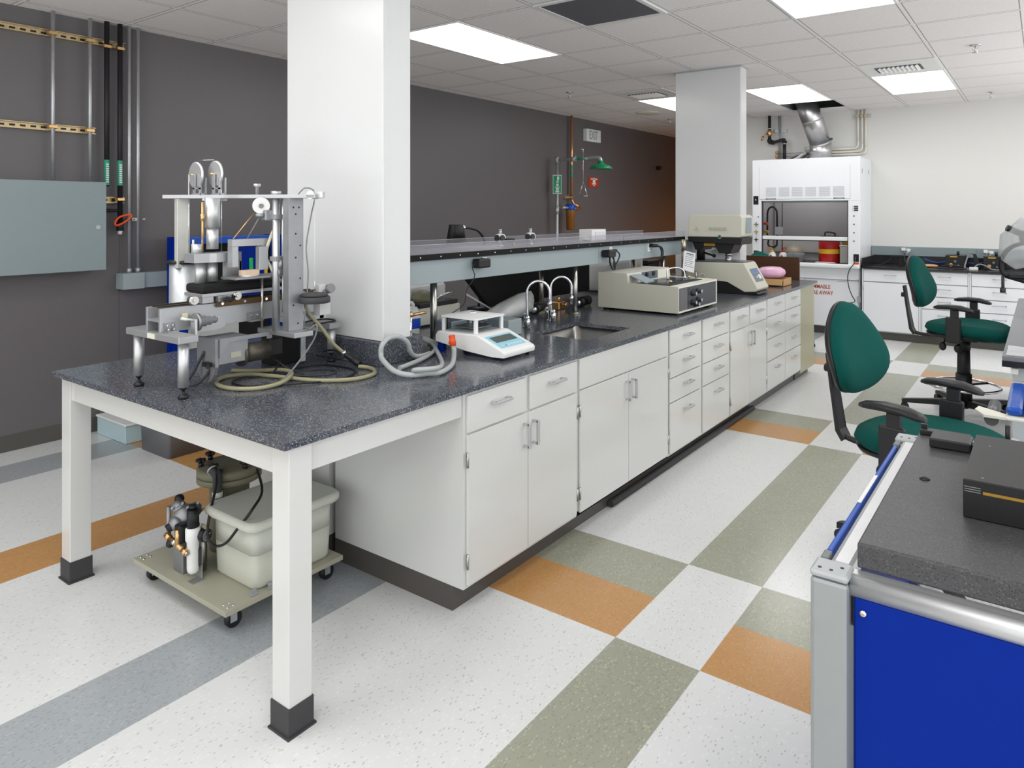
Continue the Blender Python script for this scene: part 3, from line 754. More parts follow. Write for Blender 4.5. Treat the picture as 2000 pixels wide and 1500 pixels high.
obj('back_shell', MB().prism([(3.20,1.07),(3.16,1.115),(3.95,1.115),(4.62,1.115),(4.62,.85),(3.42,.85)],'y',2.84,2.88,.006), M['board_b'], t)
obj('stand', MB().box(3.9,4.1,2.90,3.05,ZT+.001,ZT+.015,.004).box(3.96,4.04,2.89,2.93,ZT+.012,.95,.004), M['black'], t)
obj('stay_bar', MB().cyl((3.20,2.835,.955),(3.42,2.80,ZT+.01),.006), M['white'], t)
t = thing('plastic_bag', 'crumpled white plastic bag leaning behind the near tap', 'bag', (3.2,2.55,ZT))
b = MB()
lp = []
for k, (x, y, w, z0, z1) in enumerate(((3.03,2.55,.03,.83,.845),(3.07,2.55,.05,.828,.87),(3.12,2.55,.055,.828,.90),(3.22,2.54,.06,.828,.94),(3.34,2.54,.05,.83,.972),(3.44,2.53,.02,.85,.975))):
    L = []
    for q in range(10):
        a = 2*PI*q/10; L.append((x+.012*math.sin(3*a+k), y+w*math.cos(a)+.008*math.sin(5*a+k*2), (z0+z1)/2+(z1-z0)/2*math.sin(a)+.004*math.cos(4*a+k)))
    lp.append(L)
b.loft(lp); obj('film', b, M['bag'], t)
t = thing('plastic_tub', 'clear shallow plastic tub behind the balance lid', 'tub', (2.93,2.55,ZT))
obj('wall', MB().loft([rr2(2.93,2.60,.055,.05,ZT+.001,.015), rr2(2.93,2.60,.07,.065,ZT+.06,.018)], caps=False), M['tub'], t)
obj('rim', MB().tube(rr2(2.93,2.60,.072,.067,ZT+.061,.018), .003, smooth=False, closed=True), M['tub'], t)
t = thing('desk_lamp', 'black desk lamp with arched arm on the rear bench behind the shelf', 'lamp', (3.45,2.97,ZT))
obj('base', MB().lathe([(.075,0),(.075,.012),(.02,.022)], (3.48,2.98,ZT+.001)), M['black'], t)
obj('arm', MB().tube([(3.48,2.98,ZT+.02),(3.50,2.96,1.05),(3.46,2.92,1.20),(3.42,2.88,1.27),(3.33,2.86,1.335),(3.20,2.85,1.358)], .0075, n=10), M['iron'], t)
obj('shade', MB().lathe([(.040,.115),(.043,.11),(.062,0),(.058,0),(.038,.105)], (3.135,2.86,1.262), n=24), M['black'], t)
obj('pivot', MB().ball((3.19,2.85,1.357),.014), M['chrome'], t)
def pump(x, y, a, label, c):
    t = thing('cylinder_motor', label, 'motor', (x,y,ZT))
    d = Vector((math.cos(a), math.sin(a), 0)); p = Vector((x,y,ZT+.035)); 
    obj('barrel', MB().cyl(p-d*.09,p+d*.06,.032), M['black'], t)
    obj('nose', MB().cyl(p-d*.12,p-d*.09,.016,.026).cyl(p-d*.14,p-d*.12,.011), M['chrome'], t)
    obj('cradle', MB().box(x-.03,x+.03,y-.03,y+.03,ZT,ZT+.012), M['drab'], t)
pump(3.57,2.57,.35,'dark cylindrical motor lying behind the two taps',0)
pump(4.0,2.50,.15,'dark cylindrical motor lying left of the water bath',0)
solo('brass_regulator', 'small brass regulator block behind the second tap', 'regulator', MB().box(3.74,3.82,2.53,2.60,ZT+.001,ZT+.05,.006).cyl((3.78,2.52,ZT+.035),(3.78,2.49,ZT+.035),.014).cyl((3.78,2.56,ZT+.05),(3.78,2.56,ZT+.085),.012), M['brass'])
t = thing('covered_instrument', 'cream rear bench instrument under a loose clear dust cover', 'instrument', (4.95,2.92,ZT))
obj('body', MB().box(4.78,5.12,2.78,3.05,ZT+.01,1.04,.02), M['beige_l'], t)
obj('side_rack', MB().box(5.20,5.24,2.76,2.98,ZT+.015,1.10).box(5.30,5.34,2.76,2.98,ZT+.015,1.10).box(5.18,5.36,2.76,2.98,ZT+.001,ZT+.02), M['beige_l'], t)
lp = []
for k,(z,w) in enumerate(((.84,1.10),(.92,1.14),(1.02,1.08),(1.09,.95),(1.105,.6))):
    L = []
    for q in range(24):
        a = 2*PI*q/24; s = 1+.03*math.sin(5*a+k*1.3); L.append((4.93+.21*w*s*math.copysign(abs(math.cos(a))**.5,math.cos(a)), 2.91+.17*w*s*math.copysign(abs(math.sin(a))**.5,math.sin(a)), z))
    lp.append(L)
obj('dust_cover', MB().loft(lp), M['film'], t)
t = thing('switch_box', 'small black rear bench unit seen under the far end of the shelf', 'box', (5.72,2.92,ZT))
obj('case', MB().box(5.60,5.82,2.84,2.98,ZT+.001,1.02,.006), M['black'], t)
obj('mast', MB().box(5.47,5.52,2.86,2.92,ZT+.001,1.10,.002), M['beige_l'], t)
# a brown cabinet front stands behind the far end of the shelf
# ---------------------------------------------------------------- water bath
t = thing('water_bath', 'beige rectangular bench bath with black front panel and five knobs', 'instrument', (4.25,2.08,ZT))
bx0, bx1, by0, by1 = 3.945, 4.565, 1.80, 2.36
zf, zm, zt_ = ZT+.014, ZT+.176, ZT+.240
for fx in (bx0+.03, bx1-.09):
    for fy in (by0+.02, by1-.07): obj('foot', MB().box(fx,fx+.06,fy,fy+.05,ZT+.0005,ZT+.016), M['black'], t)
sp = [(by0,zf),(by0,zm-.004),(by0+.004,zm),(2.145,zm+.004),(2.148,zt_-.008),(2.156,zt_),(by1,zt_),(by1,zf)]
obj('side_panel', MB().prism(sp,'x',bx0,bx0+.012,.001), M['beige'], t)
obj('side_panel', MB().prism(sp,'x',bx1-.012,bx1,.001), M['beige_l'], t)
obj('shell', MB().box(bx0+.012,bx1-.012,by0+.012,2.15,zf,zm-.004).box(bx0+.012,bx1-.012,2.15,by1-.005,zf,zt_-.004), M['beige_l'], t)
obj('front_bezel', MB().box(bx0+.012,bx1-.012,by0+.001,by0+.012,zf,zf+.010).box(bx0+.012,bx1-.012,by0+.001,by0+.012,zm-.012,zm-.003), M['beige_l'], t)
fp = obj('control_panel', MB().box(bx0+.155,bx1-.014,by0+.004,by0+.0115,zf+.011,zm-.013), M['screen2'] if False else mat('dark_panel', rgb(62,66,72), .35), t)
gr = MB().box(bx0+.014,bx0+.15,by0+.006,by0+.0115,zf+.011,zm-.013)
obj('vent_grille', gr, mat('vent_grey', rgb(92,92,96), .5), t)
v = MB()
for k in range(22):
    z = zf+.016+k*.0060; v.box(bx0+.016,bx0+.148,by0+.0035,by0+.006,z,z+.002)
v.box(bx0+.057,bx0+.060,by0+.003,by0+.006,zf+.011,zm-.013).box(bx0+.103,bx0+.106,by0+.003,by0+.006,zf+.011,zm-.013)
obj('vent_louvres', v, mat('louvre_grey', rgb(128,128,130), .5), t)
for (kx, kz) in ((.215,.118),(.30,.125),(.215,.062),(.30,.070),(.262,.045)):
    kn = obj('knob', MB().lathe([(.018,0),(.018,-.006),(.014,-.008),(.013,-.030)][::-1], (bx0+kx,by0+.004,ZT+kz), 'y', 20), M['black'], t)
    obj('knob_cap', MB().cyl((bx0+kx,by0-.026,ZT+kz),(bx0+kx,by0-.0275,ZT+kz),.011), M['alu2'], kn)
obj('well', MB().box(bx0+.05,bx1-.06,by0+.08,2.12,zm-.0045,zm+.0005), M['black'], t)
for q in ((bx0+.07,bx0+.30),(bx0+.32,bx1-.07)): obj('glass_lid', MB().box(*q,by0+.10,2.10,zm+.006,zm+.012,.002), M['glass2'], t)
obj('lid_handle', MB().tube([(4.22,2.0,zm+.012),(4.22,2.0,zm+.07),(4.24,1.985,zm+.085),(4.30,1.96,zm+.085),(4.34,1.94,zm+.06),(4.345,1.935,zm+.012)], .006), M['chrome'], t)
for q in ((4.05,1.90),(4.40,1.93)): obj('lid_knob', MB().ball((*q,zm+.02),.012,.012,.008), M['gold'], t)
obj('flap', MB().prism([(2.145,zt_-.012),(2.145,zt_-.018),(2.03,zm+.004),(2.03,zm+.010)],'x',bx0+.03,bx0+.16), M['panel_g'], t)
obj('rear_panel', MB().box(bx0+.20,bx0+.43,2.146,2.1495,zm+.006,zt_-.006,.001), M['screen2'], t)
for k in (.26,.36): obj('rear_dial', MB().cyl((bx0+k,2.146,zm+.04),(bx0+k,2.135,zm+.04),.014), M['black'], t)
t = thing('steel_beaker', 'small chrome cup behind the water bath beside the grey casting', 'cup', (4.75,2.28,ZT))
obj('cup', MB().lathe([(.02,0),(.022,.17),(.019,.17)], (4.72,2.30,ZT+.001)), M['chrome'], t)
# tag stand
t = thing('tag_stand', 'steel rod stand with a white paper tag behind the water bath', 'stand', (5.0,2.25,ZT))
obj('base', MB().box(4.86,5.10,2.20,2.34,ZT+.001,ZT+.135,.006), M['grey_pl'] if False else mat('casting_grey', rgb(158,158,154), .5, var=.05), t)
obj('rod', MB().cyl((5.0,2.235,ZT+.12),(5.0,2.235,1.235),.017).cyl((5.0,2.235,1.15),(5.0,2.235,1.24),.019), M['gold'] if False else mat('old_brass', (.52,.48,.38,1), .35, 1.0), t)
Mt = frame((4.985,2.185,1.075), Vector((.86,-.45,-.25)), Vector((.28,.02,1)))
tg = obj('tag', MB().box(-.055,.055,-.075,.075,-.001,.001,M=Mt), M['paper'], t)
pr_ = MB()
for k in range(7): pr_.box(-.042,.042-.01*(k%3),.045-k*.014,.048-k*.014,.0012,.0016,M=Mt)
pr_.box(-.035,.04,.055,.062,.0012,.0016,M=Mt)
pr2 = MB()
for k in range(7): pr2.box(-.042,.042-.01*(k%3),.045-k*.014,.048-k*.014,-.0016,-.0012,M=Mt)
obj('tag_print', pr_, M['ink'], tg)
t = thing('probe_holder', 'small teal block with a rod and wire left of the tester base', 'holder', (5.17,2.22,ZT))
obj('block', MB().box(5.13,5.21,2.17,2.24,ZT+.001,ZT+.10,.004), mat('teal_block', rgb(48,84,94), .5), t)
obj('rod', MB().cyl((5.16,2.205,ZT+.09),(5.16,2.205,ZT+.17),.008).tube([(5.19,2.20,ZT+.09),(5.20,2.19,ZT+.14),(5.22,2.17,ZT+.145),(5.23,2.15,ZT+.10),(5.23,2.14,ZT+.03)],.003), M['steel'], t)

# ---------------------------------------------------------------- overhead tester
t = thing('hardness_tester', 'beige bench tester with black base, column and overhanging head', 'instrument', (5.4,2.05,ZT))
hx0, hx1 = 5.24, 5.50
base_p = [(1.70,ZT+.028),(1.685,ZT+.048),(1.79,ZT+.232),(1.80,ZT+.24),(2.25,ZT+.232),(2.26,ZT+.224),(2.26,ZT+.105),(1.95,ZT+.100),(1.92,ZT+.09),(1.79,ZT+.02)]
base_p = [(y+.06,z) for y,z in base_p]
obj('base_cover', MB().prism(base_p,'x',hx0,hx1,.006), M['beige'], t)
obj('plinth', MB().prism([(1.80,ZT+.001),(1.745,ZT+.008),(1.76,ZT+.024),(1.86,ZT+.03),(1.97,ZT+.098),(1.99,ZT+.108),(2.315,ZT+.110),(2.315,ZT+.001)],'x',hx0+.008,hx1-.008,.003), M['black'], t)
obj('top_plate', MB().box(hx0+.012,hx1-.012,1.862,2.312,ZT+.234,ZT+.246,.004), mat('plate_grey', rgb(78,82,88), .35), t)
sv = (Vector((0,1.85,ZT+.232))-Vector((0,1.745,ZT+.048))).normalized()
MS = Matrix.Translation(Vector(((hx0+hx1)/2,1.7465,ZT+.048))) @ frame((0,0,0),(1,0,0),sv)
kp = obj('keypad', MB().box(-.085,.085,.055,.165,.001,.003,.001,M=MS), M['screen2'], t)
kk = MB()
for a in range(5):
    for b_ in range(2): kk.box(-.07+a*.03,-.07+a*.03+.022,.125+b_*.018,.125+b_*.018+.011,.003,.0042,M=MS)
obj('key', kk, mat('key_blue', rgb(96,140,200), .4), kp)
obj('key_block', MB().box(.02,.07,.075,.11,.003,.0042,M=MS).box(-.02,.0,.085,.10,.003,.0042,M=MS), M['paper'], kp)
obj('column', MB().cyl((5.33,2.235,ZT+.24),(5.33,2.235,1.235),.033,n=24), M['black'], t)
obj('clamp_lever', MB().cyl((5.33,2.205,1.125),(5.33,2.13,1.105),.008).ball((5.33,2.125,1.103),.015), M['black'], t)
head = [(1.875,1.255),(1.862,1.27),(1.858,1.405),(1.876,1.428),(2.275,1.43),(2.29,1.415),(2.30,1.255)]
obj('head_cover', MB().prism(head,'x',5.22,5.46,.007), M['beige'], t)
obj('head_base', MB().prism([(1.860,1.2545),(1.868,1.200),(2.292,1.215),(2.302,1.2545)],'x',5.218,5.462,.003), M['black'], t)
obj('head_nose', MB().prism([(1.93,1.202),(1.965,1.130),(2.055,1.130),(2.075,1.175),(2.18,1.18),(2.19,1.150),(2.25,1.150),(2.275,1.214)],'x',5.25,5.44,.003), M['black'], t)
obj('indicator', MB().cyl((5.22,2.035,1.258),(5.214,2.035,1.258),.015), M['chrome'], t)
obj('indicator_lens', MB().cyl((5.2145,2.035,1.258),(5.212,2.035,1.258),.010), mat('dark_green_lens', rgb(16,90,84), .2), t)
obj('side_grille', MB().box(5.30,5.42,1.855,1.860,1.285,1.405,.001), M['panel_g'], t)
obj('warning_label', MB().box(5.246,5.2495,2.085,2.175,1.183,1.206), mat('amber_label', rgb(176,132,44), .5), t)
obj('objective', MB().lathe([(.02,0),(.024,.004),(.024,.03),(.021,.032),(.021,.045),(.026,.048),(.026,.07)], (5.33,2.01,1.062)), M['steel'], t)
Mt = frame((5.2165,2.05,1.318),(0,-1,0),(0,0,1))
lg = textmb('BUEHLER', .036, Mt, .0008)
obj('maker_lettering', lg, mat('emboss', rgb(182,182,170), .4), t)
Mt = frame((5.2165,2.225,1.318),(0,-1,0),(0,0,1))
obj('maker_mark', MB().tube([(-.018,-.012,0),(.018,-.012,0),(0,.016,0)],.0016,smooth=False,closed=True), M['beige'], t) if False else obj('maker_mark', MB().tube([Mt@Vector((-.018,-.012,0)),Mt@Vector((.018,-.012,0)),Mt@Vector((0,.016,0))],.0014,smooth=False,closed=True), mat('emboss2', rgb(182,182,170), .4), t)

# board, bubble wrap, box
t = thing('backboard', 'upright dark brown board at the far end of the worktop', 'board', (6.6,2.0,ZT))
obj('panel', MB().box(6.64,6.662,1.83,2.62,ZT+.001,1.032,.001), M['wood'], t)
solo('bubble_wrap', 'bundle of pink bubble wrap on a cardboard box', 'bubble wrap', MB().loft([[(6.12+.17*(.4+w)*math.cos(a)*(1+.05*math.sin(3*a)), 1.925+.115*(.4+w)*math.sin(a), ZT+.062+h) for a in [2*PI*k/24 for k in range(24)]] for w, h in ((.25,0),(.5,.012),(.62,.04),(.55,.065),(.3,.085),(.0,.09))]), M['pink'])
t = thing('cardboard_box', 'small open cardboard box under the pink bubble wrap', 'box', (6.1,1.9,ZT))
b = MB(); a0,a1,c0,c1 = 5.98,6.22,1.78,1.98
b.box(a0,a1,c0,c1,ZT+.001,ZT+.004).box(a0,a1,c0,c0+.004,ZT+.001,ZT+.062).box(a0,a1,c1-.004,c1,ZT+.001,ZT+.062).box(a0,a0+.004,c0,c1,ZT+.001,ZT+.062).box(a1-.004,a1,c0,c1,ZT+.001,ZT+.062)
obj('tray', b, M['card'], t)
obj('flap', MB().prism([(a0,ZT+.06),(a0-.035,ZT+.012),(a0-.037,ZT+.014),(a0-.002,ZT+.062)],'y',c0,c1), M['card'], t)
# ---------------------------------------------------------------- aluminium test rig on the near end of the worktop
R_ = thing('test_rig', 'tall aluminium wear test machine with reels and weights on the near end of the worktop', 'machine', (1.6,2.5,ZT))
def part(n, b, m, p=None, l=None): return obj(n, b, M[m] if isinstance(m, str) else m, p or R_, l)
part('front_plate', MB().box(1.212,1.280,2.342,2.712,1.012,1.035,.002), 'alu')
part('rear_plate', MB().box(1.888,1.948,2.43,2.78,.962,.986,.002), 'alu')
for (x, y, zt2) in ((1.245,2.375,1.012),(1.243,2.68,1.012),(1.915,2.455,.962),(1.915,2.75,.962)):
    l = part('leg', MB().cyl((x,y,.862),(x,y,zt2),.0175,n=24), 'alu2')
    part('levelling_foot', MB().lathe([(.016,0),(.018,.006),(.012,.014),(.005,.016),(.005,.030),(.010,.031),(.010,.041)], (x,y,ZT+.0005), n=16), 'black', l)
part('beam', MB().box(1.222,1.90,2.485,2.497,1.035,1.118,.001).box(1.222,1.90,2.575,2.587,1.035,1.118,.001).box(1.225,1.90,2.497,2.575,1.070,1.078), 'alu')
part('end_bracket', MB().box(1.234,1.272,2.455,2.4848,1.035,1.041).box(1.234,1.272,2.478,2.4848,1.041,1.068), 'alud')
part('end_bracket', MB().box(1.545,1.60,2.455,2.4848,1.035,1.041).box(1.545,1.60,2.478,2.4848,1.041,1.068), 'alud')
for (x,y,z) in ((1.243,2.470,1.044),(1.262,2.470,1.044),(1.243,2.4775,1.057),(1.262,2.4775,1.057),(1.56,2.4775,1.055),(1.585,2.4775,1.055)):
    part('bolt', MB().cyl((x,y-.006,z),(x,y,z+.002),.0045,n=8), 'chrome')
part('shield_sticker', MB().prism([(1.298,1.095),(1.318,1.095),(1.318,1.078),(1.308,1.066),(1.298,1.078)],'y',2.4832,2.4846), mat('cream_sticker', rgb(214,206,170), .5))
part('plate_tag', MB().box(1.2095,1.2118,2.50,2.55,1.015,1.032), mat('cream_tag', rgb(210,212,196), .5))
part('guide_rail', MB().box(1.42,1.88,2.472,2.4845,1.104,1.126,.001), mat('rusty_steel', rgb(92,72,50), .5, .6, var=.25, scale=40))
for x in (1.44,1.53,1.62,1.72,1.82): part('rail_screw', MB().cyl((x,2.469,1.115),(x,2.472,1.115),.005,n=10), 'chrome')
part('track', MB().box(1.24,1.90,2.53,2.545,1.116,1.122).box(1.24,1.90,2.575,2.59,1.116,1.122), mat('dark_track', rgb(62,56,50), .5, .5))
# carriage
part('carriage_plate', MB().box(1.366,1.76,2.475,2.60,1.144,1.156,.001).box(1.368,1.41,2.478,2.52,1.122,1.144), 'alu')
part('carriage_belt', MB().box(1.368,1.77,2.478,2.598,1.157,1.190,.010), 'blackm')
for (x, z) in ((1.335,1.137),(1.50,1.138)):
    part('roller', MB().cyl((x,2.468,z),(x,2.495,z),.015,n=20).cyl((x,2.464,z),(x,2.468,z),.007,n=12), 'steel')
part('carriage_block', MB().box(1.42,1.47,2.46,2.56,1.124,1.146,.002), 'alud')
part('cable_bundle', MB().tube([(1.44,2.45,1.14),(1.46,2.44,1.132),(1.475,2.45,1.14),(1.455,2.44,1.128),(1.43,2.45,1.134)],.005), 'black')
part('carriage_tube', MB().cyl((1.445,2.50,1.120),(1.445,2.50,1.144),.020,n=24), 'alu2')
# telescopic tubes
part('upper_sleeve', MB().cyl((1.435,2.53,1.395),(1.435,2.53,1.505),.0265,n=28), 'alu2')
part('lower_sleeve', MB().cyl((1.435,2.53,1.315),(1.435,2.53,1.395),.021,n=28), 'alu2')
part('piston', MB().cyl((1.43,2.525,1.196),(1.43,2.525,1.27),.021,n=24).cyl((1.388,2.53,1.191),(1.388,2.53,1.27),.018,n=24), 'alu2')
part('clamp_block', MB().prism([(1.345,2.49),(1.40,2.487),(1.42,2.475),(1.465,2.475),(1.52,2.49),(1.52,2.56),(1.345,2.56)],'z',1.268,1.302,.001), 'alu')
part('collar', MB().cyl((1.375,2.53,1.302),(1.375,2.53,1.335),.019,n=20).cyl((1.36,2.525,1.302),(1.36,2.525,1.352),.004,n=8), 'alu2')
part('feed_rod', MB().cyl((1.397,2.53,1.302),(1.397,2.53,1.49),.004,n=10).cyl((1.397,2.53,1.42),(1.397,2.53,1.445),.007,n=8), 'brass')
part('grip_plate', MB().box(1.52,1.528,2.49,2.56,1.22,1.302).box(1.455,1.528,2.49,2.498,1.20,1.268,.001), 'alud')
part('bridge', MB().box(1.455,1.60,2.43,2.462,1.325,1.352,.001).box(1.455,1.478,2.43,2.462,1.25,1.325).box(1.575,1.60,2.43,2.462,1.25,1.325).box(1.548,1.585,2.405,2.43,1.235,1.322,.001), 'alu')
part('work_table', MB().prism([(1.45,2.40),(1.66,2.40),(1.66,2.50),(1.45,2.50)],'z',1.204,1.212,.001), 'alud')
part('wood_pad', MB().box(1.492,1.552,2.41,2.45,1.216,1.236,.001), mat('tan_pad', rgb(206,182,158), .7))
part('pad_ring', MB().cyl((1.52,2.43,1.212),(1.52,2.43,1.217),.034), 'alu2')
part('clamp_head', MB().box(1.60,1.64,2.36,2.40,1.215,1.235,.003).cyl((1.62,2.38,1.235),(1.62,2.38,1.27),.018,n=14).box(1.60,1.66,2.37,2.39,1.24,1.26,.003), 'alud')
part('indicator_lamp', MB().box(1.572,1.582,2.50,2.51,1.225,1.275), mat('bright_green', rgb(30,200,90), .4))
# upper arm, a flat bar from the column to the far side
A = Vector((1.69,2.24,0)); Bv = Vector((1.405,2.80,0)); dd = (Bv-A).normalized(); nn = Vector((-dd.y,dd.x,0))
MA = frame((A.x,A.y,1.505), dd, nn); La = (Bv-A).length
part('top_arm', MB().box(0,La,-.03,.03,0,.014,.001,M=MA), 'alu')
part('top_arm_end', MB().box(-.02,.03,-.012,.012,.001,.024,.001,M=MA).cyl(MA@Vector((.02,-.02,.012)),MA@Vector((.02,.03,.012)),.016,n=18), 'alu2')
def ap(t, off=0, z=0): return MA @ Vector((La*t, off, z))
# reels
for k, t in enumerate((.805, .675)):
    c = ap(t,0,0); c.z = 1.596 + .004*k
    f = MB()
    for s in (-1,1):
        q = c + Vector((s*.012,0,0)); f.box(q.x-.003,q.x+.003,q.y-.014,q.y-.002,1.519,1.60).box(q.x-.003,q.x+.003,q.y-.050,q.y-.044,1.519,1.585)
    f.box(c.x-.012,c.x+.012,c.y-.050,c.y+.012,1.519,1.525).box(c.x-.015,c.x-.009,c.y-.050,c.y,1.540,1.546)
    fk = part('reel_fork', f, 'alu')
    Mr = frame(c, (0,1,0), (0,0,1))
    rl = part('reel', MB().lathe([(.046,-.005),(.052,-.002),(.052,.002),(.046,.005),(.008,.009)], tuple(c), 'x', 40), 'alu2', fk)
    part('axle', MB().cyl(c-Vector((.022,0,0)),c+Vector((.022,0,0)),.004,n=10), 'brass', fk)
part('wire', MB().tube([ap(.80)+Vector((0,.0,.148)),ap(.685)+Vector((0,.0,.150))],.0012,smooth=False,n=6), 'chrome')
p1 = ap(.855); p2 = ap(.635)
part('wire', MB().cyl((p1.x,p1.y,1.25),(p1.x,p1.y,1.60),.0016,n=6), 'chrome')
part('wire', MB().cyl((p2.x,p2.y,1.30),(p2.x,p2.y,1.60),.0016,n=6), 'chrome')
part('arm_clamp', MB().box(-.03,.03,-.035,.035,-.010,.0,.001,M=Matrix.Translation(ap(.68)-Vector((0,0,1.505-1.505)))@frame((0,0,0),dd,nn)), 'alu')
part('arm_knob', MB().lathe([(.006,0),(.006,.03),(.013,.032),(.013,.042)], tuple(ap(.40,0,.014))), 'alu2')
# duct and drum on the far side
dq = ap(.90)
part('flat_duct', MB().box(dq.x-.024,dq.x+.024,dq.y-.012,dq.y+.012,1.235,1.504,.001), mat('weathered_alu', (.66,.66,.62,1), .45, .6, var=.15, scale=12))
dc = (1.462,2.775)
part('drum', MB().lathe([(.060,0),(.058,.004),(.056,.20),(.052,.20),(.054,.004)], (dc[0],dc[1],1.05)), 'galv')
part('drum_rim', MB().torus((dc[0],dc[1],1.256),.0565,.0075), 'black')
part('drum_bracket', MB().box(1.42,1.53,2.588,2.83,1.041,1.050), 'alud')
# near side base plate with columns
part('cross_plate', MB().box(1.60,1.682,2.262,2.50,.984,1.003,.002), 'alu')
part('support_strap', MB().box(1.605,1.625,2.44,2.446,.90,.984), 'alu'); part('support_strap', MB().box(1.655,1.675,2.30,2.306,.885,.984), 'alud')
cx0, cx1, cy0, cy1 = 1.612, 1.676, 2.315, 2.352
part('channel_column', MB().box(cx0,cx1,cy0,cy0+.006,1.003,1.505,.001).box(cx0,cx0+.006,cy0+.006,cy1,1.003,1.505).box(cx1-.006,cx1,cy0+.006,cy1,1.003,1.505), 'alud')
for (dx, z) in ((.02,1.47),(.044,1.47),(.03,1.445),(.03,1.37),(.03,1.28),(.05,1.325),(.05,1.20),(.02,1.10),(.04,1.03)):
    part('column_hole', MB().cyl((cx0+dx,cy0-.0006,z),(cx0+dx,cy0+.0002,z),.0038,n=10), 'black')
part('round_column', MB().cyl((1.605+.0,2.385,1.003),(1.605,2.385,1.505),.0135,n=24), 'alu2')
part('guide_rod', MB().cyl((1.625,2.37,1.24),(1.625,2.37,1.505),.006,n=12).cyl((1.625,2.37,1.07),(1.625,2.37,1.24),.004,n=12), 'alu2')
part('thin_rod', MB().cyl((1.604,2.475,1.003),(1.604,2.475,1.21),.0045,n=12), mat('rod_cream', (.75,.73,.66,1), .3, .9))
for z in (1.435, 1.275): part('rod_clamp', MB().box(1.59,1.635,2.366,2.404,z-.009,z+.009,.001), 'alu')
part('hex_nut', MB().cyl((1.605,2.385,1.519),(1.605,2.385,1.532),.019,n=6), 'alu2')
part('idler_disc', MB().cyl((1.560,2.412,1.476),(1.564,2.419,1.478),.031,n=32), 'white')
part('idler_hub', MB().cyl((1.558,2.409,1.4755),(1.560,2.412,1.476),.009,n=20), 'grey_pl')
part('idler_motor', MB().box(1.568,1.60,2.395,2.43,1.42,1.46,.004).cyl((1.57,2.41,1.44),(1.55,2.43,1.44),.008), 'alud')
part('drive_cord', MB().cyl((1.55,2.44,1.452),(1.47,2.45,1.353),.002,n=6), 'brass')
part('drive_cord', MB().cyl((1.57,2.42,1.452),(1.52,2.44,1.353),.0025,n=6), 'grey_pl')
part('air_tube', MB().tube([(1.625,2.40,1.42),(1.60,2.41,1.36),(1.585,2.42,1.29),(1.60,2.41,1.24),(1.62,2.40,1.20),(1.66,2.38,1.17),(1.72,2.36,1.13)],.006), mat('cream_tube', rgb(198,192,168), .4))
part('signal_cable', MB().tube([(1.655,2.33,1.51),(1.68,2.31,1.545),(1.71,2.29,1.525),(1.70,2.30,1.44),(1.685,2.31,1.32),(1.69,2.305,1.22),(1.685,2.31,1.10),(1.68,2.32,1.01)],.0025,n=8), 'grey_pl')
# hanging weights
part('weight_string', MB().cyl((1.705,2.285,1.16),(1.705,2.285,1.512),.0009,n=6), 'paper')
part('weight_hook', MB().cyl((1.705,2.285,1.15),(1.705,2.285,1.19),.0022,n=8), 'alu2')
part('weight', MB().lathe([(.056,0),(.058,.003),(.058,.021),(.055,.024)], (1.705,2.285,1.105), n=16), 'rubber')
part('weight', MB().lathe([(.046,0),(.048,.003),(.048,.010),(.045,.012)], (1.705,2.285,1.1295)), 'rubber')
part('thumb_screw', MB().cyl((1.78,2.30,1.15),(1.78,2.28,1.155),.018,n=20).cyl((1.75,2.30,1.145),(1.78,2.30,1.15),.006), 'grey_pl')
part('rear_bracket', MB().box(1.74,1.79,2.30,2.34,1.05,1.145,.001).box(1.735,1.765,2.296,2.32,1.13,1.17,.002), mat('pale_bracket', rgb(196,196,196), .45))
part('bracket_arm', MB().box(1.678,1.79,2.34,2.36,1.03,1.06,.001).box(1.77,1.80,2.34,2.50,1.03,1.045), 'alu')
# handwheel and spindle
part('handwheel', MB().cyl((1.322,2.445,1.064),(1.334,2.445,1.064),.032,n=32), 'alud')
part('spindle', MB().lathe([(.021,0),(.022,.01),(.017,.014),(.019,.026),(.014,.03),(.016,.044),(.011,.05),(.012,.064),(.008,.07)], (1.334,2.445,1.064), 'x', 20), 'grey_pl')
part('crank', MB().cyl((1.27,2.44,1.084),(1.315,2.43,1.072),.006,n=12).box(1.308,1.316,2.415,2.445,1.02,1.078,.001), 'alu2')
part('spindle_guard', MB().prism([(1.35,1.022),(1.35,1.035),(1.39,1.055),(1.42,1.075),(1.455,1.070),(1.455,1.03),(1.43,1.022)],'y',2.478,2.484), 'alu')
# motor under the beam
part('gearbox', MB().box(1.385,1.50,2.40,2.50,.905,1.0,.003), 'alud')
part('gear_plate', MB().prism([(2.40,1.0),(2.40,.90),(2.408,.872),(2.425,.850),(2.45,.838),(2.475,.838),(2.498,.850),(2.515,.872),(2.522,.90),(2.522,1.0)],'x',1.372,1.384), 'alud')
part('mount_arm', MB().prism([(1.385,1.0),(1.385,.93),(1.42,.985),(1.58,.985),(1.58,1.0)],'y',2.392,2.399), 'alud')
part('rating_plate', MB().box(1.43,1.47,2.398,2.3995,.925,.945), mat('plate_cream', rgb(168,168,148), .5))
part('motor', MB().cyl((1.50,2.44,.925),(1.60,2.44,.925),.036,n=28).cyl((1.488,2.44,.925),(1.50,2.44,.925),.046,n=32), mat('dirty_steel', rgb(88,84,76), .45, .6, var=.2))
part('motor_flange', MB().cyl((1.486,2.44,.925),(1.488,2.44,.925),.030,n=28), 'black')
part('junction_box', MB().box(1.60,1.66,2.42,2.47,.90,.965,.004), 'black')
part('motor_cable', MB().tube([(1.38,2.43,.905),(1.36,2.45,.86),(1.345,2.48,.835),(1.335,2.52,.835),(1.35,2.50,.88),(1.37,2.47,.95)],.005), 'rubber')
